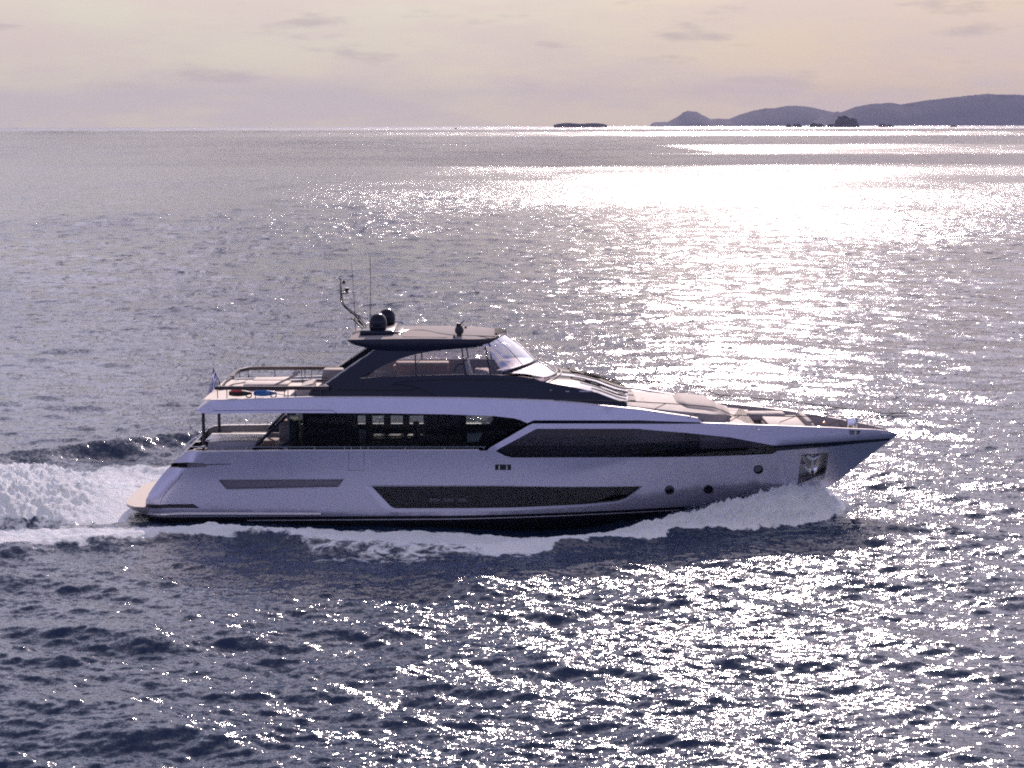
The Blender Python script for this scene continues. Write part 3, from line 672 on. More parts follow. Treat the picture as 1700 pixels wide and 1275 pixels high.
def build_saloon():
    Y = YACHT
    out = S([(478, 686.5), (640, 686.2), (740, 688), (819, 690.6), (853, 694.4), (880, 702), (880, 748), (478, 748)], SB)
    out = [(x, z + (0.12 if z > 3.2 else -0.15)) for x, z in out]
    V, Fc = panel(out, [], SB, 0.4); o = obj('saloon_window', V, Fc, 'saloon', Y)
    # far wall: walnut and dark veneer with the real openings cut in it
    FY = 2.62
    def far(l): return [(P(a, b, FY).x, P(a, b, FY).z) for a, b in l]
    rect = lambda x0, y0, x1, y1: far([(x0, y0), (x1, y0), (x1, y1), (x0, y1)])
    holes = [rect(594, 690, 608, 707), rect(617.5, 690, 638, 707), rect(648, 690, 670, 706.5), rect(679, 690, 703, 706), rect(774, 690, 818, 705)]
    x0, x1 = out[0][0], 2.4
    V, Fc = panel([(x0, 1.8), (x1, 1.8), (x1, 4.0), (x0, 4.0)], holes, lambda x, z: -FY, 0.5); wl = obj('saloon_far_wall', V, Fc, 'darkint', Y)
    V2 = [(v[0], v[1] + 0.03, v[2]) for v in V]; obj('saloon_far_cladding', V2, Fc, 'navy', Y)
    for h in holes: obj('saloon_far_window', [(x, FY + 0.015, z) for x, z in h], [(0, 1, 2, 3)], glass('pale_window_glass', (0.62, 0.64, 0.63)) if h is holes[0] else bpy.data.materials['pale_window_glass'], wl)
    i = Acc(); i.box(x0 + 0.02, 2.4, -2.55, 2.55, 3.98, 4.02, 0); i.box(x0 + 0.02, 2.4, -2.55, 2.55, 1.76, 1.8, 0); i.box(2.4, 2.44, -2.6, 2.6, 1.8, 4.0, 0); i.build('saloon_interior', 'darkint', Y)
    b = Acc(); b.box(x0 - 0.02, x0 + 0.05, -2.66, -2.5, 1.75, 3.95, 0.01, mirror=True); b.box(x0 - 0.01, x0 + 0.03, -2.5, 2.5, 3.7, 3.95, 0.01); b.build('saloon_aft_frame', 'dsteel', Y)
    ad = Acc(); ad.add([(x0, -2.5, 1.8), (x0, 2.5, 1.8), (x0, 2.5, 3.7), (x0, -2.5, 3.7)], [(0, 1, 2, 3)]); ad.build('saloon_aft_door', 'saloon', Y)
    # columns between panes, furniture
    c = Acc()
    for px in (612.5, 643, 674.5): p = P(px, 700, 2.4); c.box(p.x - 0.13, p.x + 0.13, 2.3, 2.6, 1.8, 3.98, 0.02)
    c.build('saloon_column', 'brownint', Y)
    k = Acc(); k.box(-5.3, -1.9, 1.7, 2.55, 1.8, 2.35, 0.04); k.box(-5.2, -3.6, -0.6, 0.5, 2.45, 2.52, 0.02); k.tube([(-4.9, 0, 1.8), (-4.9, 0, 2.45)], 0.06); k.tube([(-3.9, 0, 1.8), (-3.9, 0, 2.45)], 0.06); k.build('saloon_table', 'brownint', Y)
    for px, w_ in ((602, 6.0), (692, 6.5)):
        a, b = P(px - w_, 712, 0.8), P(px + w_, 733, 0.8); ch = Acc(); ch.box(a.x, b.x, 0.75, 0.85, b.z, a.z, 0.04); ch.box(a.x, b.x, 0.3, 0.75, b.z - 0.1, b.z, 0.03); ch.build('dining_chair', 'taupe', Y)
    p = P(691, 703, 0.6); h = Acc(); h.lathe((p.x, 0.6, p.z - 0.12), [(0.0, -0.10), (0.09, -0.08), (0.13, 0.04), (0.12, 0.14), (0.06, 0.2), (0.0, 0.21)], 16); h.tube([(p.x, 0.6, 1.8), (p.x, 0.6, p.z - 0.2)], 0.03); h.build('round_headrest', 'blackm', Y)  # dark rounded headrest over the dining chair, not a lamp
    a = [P(*q) for q in ((776, 720, -1.2), (801, 719, -1.2), (794, 733, -1.2), (776, 734, -1.2))]; h = Acc(); h.add(a, [(0, 1, 2, 3)]); h.add([v + Vector((0, 0.06, 0)) for v in a], [(3, 2, 1, 0)]); h.build('pale_saloon_panel', 'white', Y)  # pale trapezoid panel standing inside the saloon
    t = Acc(); s0 = P(594, 737, -2.0); s1 = P(678, 737, -2.0); t.box(s0.x, s1.x, -2.1, -1.5, s0.z - 0.35, s0.z, 0.04); t.build('saloon_sideboard', 'darkint', Y)
    # cabin behind the forward hull window
    q = lambda a, b, y: (P(a, b, y).x, P(a, b, y).z)
    win = [q(812, 775, -2.7), q(1275, 775, -2.4), q(1275, 705, -2.4), q(812, 705, -2.7)]
    PB = lambda x, z: max(HB(x, z) - 0.35, 0.1)
    hole = S([(1048, 713), (1136, 717), (1136, 752), (1048, 752)], PB)
    ol = S([(815, 764), (1000, 764), (1230, 760), (1276, 752), (1276, 742), (1210, 722), (1145, 715), (1060, 707), (880, 707), (815, 745)], PB)
    V, Fc = panel(ol, [hole], PB, 0.35); obj('cabin_blocking_panel', V, Fc, 'darkint', Y)  # added dark panel, keeps bright sea beyond from showing through the hull
    V, Fc = panel(ol, [], PB, 0.35); V = [(x, -y, z) for x, y, z in V]
    hole2 = [(hole[0][0] + 0.1, 2.1), (hole[1][0] + 0.5, 2.1), (hole[1][0] + 0.5, 3.3), (hole[0][0] + 0.1, 3.4)]
    V, Fc = panel(ol, [hole2], PB, 0.35); obj('cabin_blocking_panel', [(x, -y, z) for x, y, z in V], Fc, 'darkint', Y)
    r = Acc(); xa, xb = hole[0][0] - 0.05, hole[1][0] + 0.55; r.box(xa - 0.04, xa, -2.2, 2.2, 1.3, 3.3, 0); r.box(xb, xb + 0.04, -2.0, 2.0, 1.3, 3.25, 0); r.box(xa, xb, -2.0, 2.0, 1.26, 1.3, 0); r.build('cabin_wall', 'darkint', Y, ang=20)
    r = Acc(); r.box(xa, xb, 1.75, 2.45, 1.3, 2.36, 0.02); r.build('cabin_counter', 'white', Y)
    r = Acc(); r.box(xa, xa + 1.5, -1.4, 0.4, 1.3, 1.95, 0.08); r.build('cabin_berth', 'taupe', Y)
    # lower cabin behind the long low window
    l = S([(600, 803), (1068, 804), (1045, 832), (970, 842), (650, 852)], PB); V, Fc = panel(l, [], PB, 0.4); obj('lower_blocking_panel', V, Fc, 'darkint', Y)  # dark panel added likewise, closes the view into the open hull
    for u0, u1 in ((712, 731), (735, 753), (760, 774)):  # three small pale plates close behind the glass
        a = S([(u0 + 2, 827.6), (u1, 827.6), (u1, 832.8), (u0, 832.8)], lambda x, z: HB(x, z) - 0.3); b = Acc(); b.add([(x, -HB(x, z) + 0.3, z) for x, z in a] + [(x, -HB(x, z) + 0.34, z) for x, z in a], [(0, 1, 2, 3), (4, 5, 1, 0), (7, 6, 5, 4)]); b.build('pale_plate', 'white', Y)

def build_upper():
    Y = YACHT
    o = S([(513, 662), (513, 652), (517, 647.4), (541, 638), (580, 611), (621.5, 582), (640, 575), (735, 575), (724.7, 582), (689, 588.2), (663, 596.2), (636.5, 607), (610, 620.5), (596, 628), (690.6, 623.7), (766, 621.8), (811, 622), (840, 623.2), (869, 625.6), (885, 628), (900, 633), (956.5, 643.5), (992, 652), (1023.5, 664), (1041, 668)], CB)
    low = S([(1040, 680), (1007, 678), (966, 672), (917, 668), (760, 663.5), (636, 662), (560, 662)], CB)
    A = Acc(); A.add(*panel(o + low, [], CB, 0.18), mirror=True)
    loop = o + low; A.add(*rim(o[:14], CB, 0, 0.16, 0.18, False), mirror=True); A.add(*rim(o[13:20], CB, 0, 0.14, 0.18, False), mirror=True)
    A.add(*panel(o[:14] + S([(570, 636)], CB), [], lambda x, z: CB(x, z) - 0.16, 0.3), mirror=True)
    # front of the deckhouse under the windshield, aft face
    A.build('deckhouse_side', 'navy', Y)
    # moulded style lines
    s = Acc()
    for pts, r in (([(650, 639), (665, 634), (740, 630), (840, 630.5), (885, 634)], 0.018), ([(560, 646.5), (640, 648.3), (680, 648), (695, 645), (680, 640), (655, 638)], 0.022), ([(680, 640), (697, 645), (722, 656)], 0.018)):
        l = S(pts, CB); s.tube([(x, -CB(x, z) - 0.001, z) for x, z in l], r, 6, mirror=True)
    s.build('style_line', 'blackm', Y)
    lin = Acc(); l = S([(541, 638), (581, 610), (621.5, 582)], CB); lin.tube([(x - 0.02, -CB(x, z) + 0.02, z + 0.02) for x, z in l], 0.022, 6, mirror=True); lin.build('arch_trim', 'steel', Y)
    for a_, b_ in (((962, 648.5), (984, 650.5)), ((939, 649), (945, 650.5)), ((913, 647), (916, 648.5))):
        p0, p1 = on(a_[0], a_[1], CB), on(b_[0], b_[1], CB); s = Acc(); s.add([(p0[0], -CB(*p0) - 0.006, p0[1]), (p0[0], -CB(*p0) - 0.006, p1[1]), (p1[0], -CB(*p1) - 0.006, p1[1]), (p1[0], -CB(*p1) - 0.006, p0[1])], [(0, 1, 2, 3)]); s.build('deckhouse_decal', 'silver_lt', Y)
    # ---- hardtop
    tops = [P(a, b, -2.3) for a, b in ((575.8, 565.5), (600, 564.5), (653, 563.2), (710, 562.8), (766, 563.4), (811, 564.6), (840, 562.5))]
    bots = [P(a, b, -2.3) for a, b in ((577.5, 567), (582, 571.5), (622.8, 581), (653, 583), (690, 583), (724.7, 582), (766, 578.7), (805.4, 575.5), (831.8, 570), (839.6, 564.5))]
    tx, tz = [p.x for p in tops], [p.z for p in tops]; bx, bz = [p.x for p in bots], [p.z for p in bots]
    xs = np.concatenate([np.linspace(tx[0], tx[0] + 0.3, 5)[:-1], np.linspace(tx[0] + 0.3, tx[-1] - 0.6, 22)[:-1], np.linspace(tx[-1] - 0.6, tx[-1], 9)])
    def yb(x):
        t = max(0, (x - (tx[-1] - 1.5)) / 1.5); u = max(0, (tx[0] + 0.9 - x) / 0.9)
        return 2.36 - 1.9 * t ** 2.6 - 0.25 * u ** 2
    rows = []; crown = 0.10
    zt = lambda x: float(np.interp(x, tx, tz)); zb = lambda x: min(float(np.interp(x, bx, bz)), zt(x) - 0.02)
    for x in xs:
        b = yb(x); r = [(x, y * b, zb(x) + 0.06 * (1 - y * y)) for y in np.linspace(-0.985, 0.985, 13)]
        r += [(x, b, (zt(x) + zb(x)) / 2 + 0.02)] + [(x, y * b, zt(x) + crown * (1 - y * y)) for y in np.linspace(0.985, -0.985, 13)] + [(x, -b, (zt(x) + zb(x)) / 2 + 0.02)]
        rows.append(r)
    H = Acc(); H.loft(rows, True); n = len(rows[0])
    H.add(rows[0], [tuple(range(n))]); H.add(rows[-1], [tuple(range(n))]); ht = H.build('hardtop', 'navy', Y)
    T = Acc(); xs2 = [x for x in xs if tx[0] + 0.02 < x < tx[-1] - 0.0]
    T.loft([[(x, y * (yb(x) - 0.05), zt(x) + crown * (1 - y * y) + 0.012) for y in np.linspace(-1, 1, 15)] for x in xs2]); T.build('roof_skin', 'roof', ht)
    T = Acc(); xs2 = np.linspace(tx[-1] - 0.42, tx[-1] + 0.015, 8)
    T.loft([[(x, y * (yb(x) + 0.004), zt(x) + crown * (1 - y * y) + 0.02 - 0.10 * abs(y) ** 8) for y in np.linspace(-1, 1, 25)] for x in xs2]); T.build('roof_visor', principled('matt_grey_visor', (0.10, 0.095, 0.09), 0.9, 0, 0, 0.05, 3.0, spec=0.02), ht)
    def ontop(px, py):
        z = tz[2] + 0.06
        for _ in range(4):
            w_ = W(px, py, z); z = zt(w_.x) + crown * max(0, 1 - (w_.y / 2.3) ** 2) + 0.015
        return Vector((w_.x, max(-2.2, min(2.2, w_.y)), z))
    g = Acc(); c = [ontop(a, b) for a, b in ((662, 556), (666, 551), (679, 547.5), (704, 548), (728, 552.5), (745, 555.5), (790, 557.5), (829, 559))]; g.tube(c, 0.035, 6, flat=0.6); g.build('sunroof_rail', 'capwood', ht)
    g = Acc(); pts = [ontop(a, b) for a, b in ((668, 560), (672, 553), (684, 550), (704, 550.5), (728, 555), (742, 558), (742, 561))]; pts = [p + Vector((0, 0, 0.012)) for p in pts]; g.add(pts, [tuple(range(len(pts)))]); g.build('sunroof_panel', principled('cream_roof_canvas', (0.34, 0.31, 0.29), 0.9, 0, 0, 0.05, 5.0, spec=0.02), ht)  # lighter cream panel, its own colour
    # radomes on a plinth
    b = Acc(); p = P(630, 560, 0); b.box(p.x - 0.62, p.x + 0.62, -1.5, 1.3, tz[2] + 0.02, tz[2] + 0.24, 0.08); b.box(p.x + 0.35, p.x + 0.9, -1.2, 1.2, tz[2] + 0.03, tz[2] + 0.15, 0.05); b.build('radar_plinth', 'navy', ht)
    for px, top_y, wdt, yy in ((627.3, 520, 29.5, -1.05), (642.5, 512, 27.5, 0.95)):
        a = P(px, top_y, yy); r = wdt / 2 / (F / (DIST + yy)); h = a.z - (tz[2] + 0.2)
        d = Acc(); d.lathe((a.x, yy, tz[2] + 0.2), [(r * 0.82, 0), (r * 0.95, h * 0.10), (r, h * 0.22)] + [(r * math.cos(t) ** 0.85, h - r * 1.02 + r * 1.02 * math.sin(t)) for t in np.linspace(0, math.pi / 2 * 0.995, 10)] + [(0.001, h)]); do = d.build('radome', 'navy', ht)
        d = Acc(); d.lathe((a.x, yy, tz[2] + 0.2 + h * 0.2), [(r * 1.0, -0.012), (r * 1.012, 0), (r * 1.0, 0.012)]); d.build('radome_band', 'blackm', do)
    # raked mast with instruments, whip aerials
    m = Acc(); q = lambda a, b: P(a, b, 0.1)
    m.tube([q(612, 552), q(590, 524), q(575, 512), q(568.5, 505), q(566, 498), q(566, 476)], 0.028, 8); m.tube([q(611, 545), q(592, 522), q(573, 508), q(569, 500), q(568, 488)], 0.016, 6)
    m.tube([q(610, 553), q(583, 527)], 0.075, 6, flat=0.4); m.tube([q(612, 548), q(588, 528)], 0.06, 6, flat=0.4)
    mo = m.build('mast', 'blackm', ht)
    m = Acc(); m.tube([q(565.5, 476), q(565.3, 463)], 0.018, 6); c = q(565.3, 463); m.lathe((c.x, c.y, c.z - 0.02), [(0, 0), (0.045, 0), (0.045, 0.05), (0, 0.06)], 10)
    m.tube([q(566, 469.5), q(571, 469.5)], 0.012, 6); c = q(571, 470); m.lathe((c.x, c.y, c.z - 0.02), [(0, 0), (0.05, 0.0), (0.05, 0.08), (0.02, 0.12), (0, 0.12)], 10); m.build('wind_sensor', 'blackm', mo)
    m = Acc(); m.tube([q(567, 487), q(579, 487)], 0.016, 6); c = q(576, 487); m.lathe((c.x, c.y, c.z), [(0.07, 0), (0.035, 0.04), (0.035, 0.10), (0.09, 0.14), (0.095, 0.2), (0, 0.21)], 12); m.build('satellite_antenna', 'blackm', mo)
    m = Acc(); m.tube([q(580, 519), q(596, 525), q(611, 529.5)], 0.012, 6); m.tube([q(595, 529), q(597, 522)], 0.02, 6); m.build('navigation_light', 'blackm', mo)
    for a, b in (((591, 562), (583.5, 437)), ((614.5, 548), (614.3, 424))):
        m = Acc(); m.tube([P(*a, -0.4), P((a[0] + b[0]) / 2 + 1, (a[1] + b[1]) / 2, -0.4), P(*b, -0.4)], 0.014, 6, r2=0.008); m.build('whip_aerial', 'blackm', ht)
    # searchlight
    s = Acc(); c = ontop(762.5, 558); s.lathe(c, [(0.10, 0), (0.09, 0.06), (0.15, 0.12), (0.165, 0.22), (0.12, 0.34), (0.05, 0.4), (0, 0.41)], 16); a = P(762, 538.5, c.y)
    s.tube([a + Vector((-0.09, 0, 0.0)), a + Vector((0.06, 0, -0.03))], 0.06, 8); so = s.build('searchlight', 'blackm', ht)
    s = Acc(); s.tube([P(762, 541, c.y), P(771, 531.5, c.y)], 0.03, 6); s.build('searchlight_bar', 'grey', so)
    for px, py in ((754, 561), (773, 545), (824, 556)): s = Acc(); c = ontop(px, py); s.lathe(c, [(0.04, 0), (0.045, 0.05), (0.02, 0.08), (0, 0.08)], 8); s.build('deck_light', 'blackm', ht)
    # ---- flybridge glazing: side mullions, upper screen, band, lower screen, bonnet
    for a, b in (((689, 585), (690.5, 624)), ((766.5, 577), (772.5, 623)), ((805.5, 575), (814, 623))):
        m = Acc(); p, q2 = on(*a, CB), on(*b, CB); m.tube([(p[0], -CB(*p) + 0.06, p[1]), (q2[0], -CB(*q2) + 0.06, q2[1])], 0.028, 6, mirror=True); m.build('window_post', 'navy', Y)
    g = S([(600, 627), (640, 606), (689, 588), (766, 578.5), (830, 570), (858, 597), (840, 623), (690, 624)], CB); V, Fc = panel(g, [], lambda x, z: CB(x, z) - 0.07, 0.5); 
    for s_ in (1, -1): obj('side_screen', [(x, s_ * y, z) for x, y, z in V], Fc, 'clear', Y)
    def curve3(near, mid, n=24, pw=2.2):
        """a bow-shaped line across the boat from its near end over the centre to the far end"""
        out = []
        for t in np.linspace(-1, 1, n): k = 1 - abs(t) ** pw; out.append(Vector((near.x + (mid.x - near.x) * k, near.y * -t if near.y > 0 else near.y * -t * -1 * -1, near.z + (mid.z - near.z) * (1 - abs(t) ** 1.6))))
        return out
    def arc(near, mid, n=25, pw=2.3):
        out = []
        for t in np.linspace(-1, 1, n): k = 1 - abs(t) ** pw; out.append(Vector((near.x + (mid.x - near.x) * k, abs(near.y) * t, near.z + (mid.z - near.z) * k)))
        return out
    roofe = [Vector((tx[-1] - 0.05 - 1.0 * abs(t) ** 2.0, t * 2.05, zt(tx[-1]) - 0.02 + 0.05 * (1 - t * t))) for t in np.linspace(-1, 1, 25)]
    band = arc(P(835, 619, -2.38), P(891, 594.5, 0.2)); base = arc(P(905, 626.5, -2.2), P(924, 613, 0.2))
    sc = Acc(); mid = [a.lerp(b, 0.5) + Vector((0.05, 0, 0.04)) for a, b in zip(roofe, band)]; sc.loft([roofe, mid, band]); sc.build('flybridge_windscreen', 'clear', Y)
    lo = Acc(); mid = [a.lerp(b, 0.5) + Vector((0.02, 0, 0.05)) for a, b in zip(band, base)]; lo.loft([band, mid, base]); lo.build('lower_windscreen', 'tinted', Y)
    bd = Acc(); bd.tube(band, 0.06, 8); bd.build('windscreen_band', 'navy', Y)
    bd = Acc(); bd.tube(base, 0.03, 6); bd.tube([p + Vector((0.16, 0, -0.05)) for p in base], 0.025, 6); bd.build('windscreen_base_rim', 'grey', Y)
    for k in (4, 9, 15, 20): m = Acc(); m.tube([roofe[k], mid[k] if False else roofe[k].lerp(band[k], 0.5) + Vector((0.05, 0, 0.04)), band[k]], 0.012, 6); m.build('screen_post', 'dsteel', Y)
    # helm console under the lower screen
    hc = Acc(); cin = [p + Vector((-0.25, 0, -0.05)) for p in band]; hc.loft([[p + Vector((-1.0, 0, -0.15)) for p in band[4:-4]], cin[4:-4], [p + Vector((-0.1, 0, -0.08)) for p in base[4:-4]]]); hc.build('helm_dashboard', 'blackm', Y)
    a = P(843, 602, 0.2); c = Acc(); c.box(a.x - 0.25, a.x + 0.35, -0.6, 0.9, a.z - 0.35, a.z + 0.0, 0.05, taper=0.25); c.build('helm_console', 'grey', Y)
    st = Acc(); c = P(767, 618, 0.9); st.tube([c + Vector((0.28 * math.cos(t), 0.1, 0.30 * math.sin(t))) for t in np.linspace(-0.3, math.pi + 0.3, 16)], 0.035, 6); st.build('seat_frame_hoop', 'navy', Y)
    # bonnet: the dark wheelhouse windshield sloping down to the foredeck
    nx = [on(a, b, CB) for a, b in ((884, 627.5), (900, 633), (956.5, 643.5), (992, 652), (1023.5, 664), (1041, 668))]
    stx = np.linspace(nx[0][0], nx[-1][0], 22); bon = Acc(); rows = []
    for x in stx:
        ze = float(np.interp(x, [p[0] for p in nx], [p[1] for p in nx])); w_ = CB(x, ze); cr = float(np.interp(x, [stx[0], 2.5, 4.5, stx[-1]], [0.10, 0.22, 0.2, 0.12]))
        rows.append([(x + 0.16 * (1 - y * y) * (x - stx[0]) / 4, y * w_, ze + cr * (1 - abs(y) ** 2.4)) for y in np.linspace(-1, 1, 23)])
    bon.loft(rows); bon.build('windshield', 'shield', Y)
    def onb(u, y):
        i = min(int(u * 21), 20); f = u * 21 - i; j = (y + 1) / 2 * 22; j0 = min(int(j), 21); g_ = j - j0
        l = lambda r: Vector(r[j0]).lerp(Vector(r[j0 + 1]), g_)
        return l(rows[i]).lerp(l(rows[i + 1]), f)
    for y, u0, u1 in ((-0.86, 0.62, 0.99), (-0.72, 0.5, 0.99), (-0.55, 0.42, 0.97), (-0.18, 0.45, 0.98), (0.2, 0.42, 0.98), (0.6, 0.42, 0.97), (0.8, 0.35, 0.99)):
        t = Acc(); t.tube([onb(u, y) + Vector((0, 0, 0.02)) for u in np.linspace(u0, u1, 10)], 0.022, 6, flat=0.6); t.build('windshield_strip', 'blackm', Y)
    for y in (-0.62, 0.05, 0.68):
        t = Acc(); t.tube([onb(0.98, y) + Vector((0, 0, 0.05)), onb(0.75, y + 0.03) + Vector((0, 0, 0.07)), onb(0.55, y + 0.08) + Vector((0, 0, 0.04))], 0.018, 6); wp = t.build('wiper', 'blackm', Y)
        t = Acc(); t.tube([onb(0.72, y - 0.02) + Vector((0, 0, 0.035)), onb(0.4, y + 0.1) + Vector((0, 0, 0.035))], 0.022, 5); t.build('wiper_blade', 'blackm', wp)

def build_foredeck():
    Y = YACHT
    # coachroof ahead of the windshield
    e = [on(a, b, lambda x, z: 2.25 - 0.05 * max(0, x - 6)) for a, b in ((1015, 668.5), (1030, 671.5), (1065, 676), (1110, 681), (1170, 686.5), (1196, 690), (1212, 696))]
    ex, ez = [p[0] for p in e], [p[1] for p in e]
    wd = lambda x: min(2.25 - 0.05 * max(0, x - 6), HB(x, 3.3) - 0.35) * (1 - 0.5 * max(0, (x - (ex[-1] - 0.9)) / 0.9) ** 2.2)
    xs = np.concatenate([np.linspace(ex[0] - 0.4, ex[-1] - 0.9, 18)[:-1], np.linspace(ex[-1] - 0.9, ex[-1], 9)]); rows = []
    for x in xs:
        z = float(np.interp(x, ex, ez)); w_ = wd(x); r = [(x, -w_ - 0.08, 2.7), (x, -w_ - 0.02, z - 0.05)]
        r += [(x, y * w_, z + 0.17 * (1 - abs(y) ** 2.2)) for y in np.linspace(-1, 1, 21)] + [(x, w_ + 0.02, z - 0.05), (x, w_ + 0.08, 2.7)]; rows.append(r)
    c = Acc(); c.loft(rows); c.add([(p[0] + 0.12, p[1], p[2] - (0.0 if p[2] < 2.8 else 0.02)) for p in rows[-1]], [tuple(range(len(rows[-1])))]); c.loft([rows[-1], [(p[0] + 0.12, p[1], p[2] - 0.02) for p in rows[-1]]]); cr = c.build('coachroof', 'cream', Y)
    sp = Acc(); x0, x1 = 6.0, ex[-1] - 0.35; rs = []
    for x in np.linspace(x0, x1, 14):
        t = (x - x0) / (x1 - x0); w_ = min(wd(x) - 0.35, 1.75) * (1 - 0.9 * max(0, 0.25 - t) ** 1.2 / 0.25 ** 1.2 * 0.5); z = float(np.interp(x, ex, ez))
        rs.append([(x, y * w_, z + 0.17 * (1 - abs(y * w_ / wd(x)) ** 2.2) + 0.10 * (1 - abs(y) ** 10) * min(1, 8 * t, 8 * (1 - t)) + 0.006) for y in np.linspace(-1, 1, 19)])
    sp.loft(rs); sp.build('sunpad', 'taupe', cr)
    for a in ((-1.55, -0.75), (-0.55, 0.35), (0.55, 1.45)):
        h = Acc(); x = ex[0] + 0.55; z = lambda y: float(np.interp(x, ex, ez)) + 0.17 * (1 - abs(y / 2.25) ** 2.2) + 0.008; h.add([(x, a[0], z(a[0])), (x + 0.38, a[0] + 0.02, z(a[0]) - 0.02), (x + 0.38, a[1], z(a[1]) - 0.02), (x, a[1], z(a[1]))], [(0, 1, 2, 3)]); h.build('deck_hatch', 'taupe', cr)
    sd_ = Acc(); xs = np.linspace(4.2, 8.8, 14); sd_.loft([[(x, -HB(x, 3.4) + 0.06, float(np.interp(x, [4, 7, 9], [3.56, 3.36, 3.25]))) for x in xs], [(x, -wd(x) , float(np.interp(x, [4, 7, 9], [3.56, 3.36, 3.25]))) for x in xs]], mirror=True); sd_.build('side_walkway', 'cream', Y)
    # bow lounge
    s = Acc(); s.box(9.35, 10.9, -1.35, 1.55, 2.7, 3.02, 0.06); s.box(10.75, 10.95, -1.15, 1.3, 2.95, 3.3, 0.05); so = s.build('bow_sofa', 'taupe', Y)
    s = Acc(); s.box(9.4, 10.72, -1.3, 1.5, 3.03, 3.13, 0.04); s.build('sofa_cushion', 'beige', so)
    s = Acc(); s.box(8.9, 10.3, 1.3, 2.05, 2.95, 3.22, 0.05); s.box(8.3, 9.0, 1.2, 2.2, 2.95, 3.25, 0.05); s.build('bow_bench', 'beige', Y)
    s = Acc(); s.lathe((11.05, -0.35, 2.72), [(0.12, 0), (0.12, 0.1), (0.07, 0.16), (0.1, 0.3), (0.06, 0.36), (0, 0.37)], 14); s.lathe((11.35, -0.2, 2.72), [(0.1, 0), (0.08, 0.14), (0.11, 0.22), (0, 0.25)], 14); s.tube([(10.95, -0.5, 2.85), (11.5, 0.0, 2.85)], 0.05); s.build('windlass', 'steel', Y)
    s = Acc(); c = P(1368, 702, 0.6); s.lathe((c.x, 0.6, c.z - 0.06), [(0, 0), (0.06, 0.03), (0.06, 0.09), (0, 0.12)], 12); s.build('amber_light', 'orange', Y)
    s = Acc(); c = P(1412, 700, -0.3); s.box(c.x - 0.14, c.x + 0.14, -0.45, -0.15, 2.62, c.z + 0.16, 0.03); s.tube([(c.x + 0.22, -0.3, 2.6), (c.x + 0.22, -0.3, c.z + 0.15)], 0.05); s.build('bow_cleat', 'steel', Y)
    # rails
    def rp(px, py, inset=0.12):
        y = -2.5
        for _ in range(12): p = P(px, py, y); y = -max(HB(min(p.x, 13.6), min(p.z, 2.9)) - inset, 0.25)
        return p
    top = [rp(a, b) for a, b in ((917, 668), (921, 664.3), (960, 664.4), (1000, 665), (1060, 667), (1106, 669.7), (1150, 672.8), (1183.5, 676), (1200, 682), (1215, 689), (1260, 690.4), (1300, 691), (1360, 691.2), (1420, 691), (1470, 690.7), (1509.6, 690.4))]
    for s_ in (1, -1):
        t = Acc(); t.tube([(p.x, p.y * s_, p.z) for p in top], 0.016, 6); ro = t.build('bow_rail', 'dsteel', Y)
        for a, b, c in (((1006.5, 676), (1006.5, 670), (1012, 665.5)), ((1087, 685), (1087, 679), (1106, 669.7)), ((1143, 694), (1146, 691), (1162, 686)), ((1208.5, 706), (1208.5, 701), (1228, 690)), ((1294.5, 708), (1294.5, 701), (1320, 691.5)), ((1377, 711), (1377, 705), (1410, 691)), ((1450, 714), (1450, 707), (1492, 690.6))):
            t = Acc(); t.tube([(q.x, q.y * s_, q.z) for q in (rp(*a, 0.06), rp(*b, 0.08), rp(*c))], 0.014, 6); t.build('rail_stanchion', 'dsteel', ro)

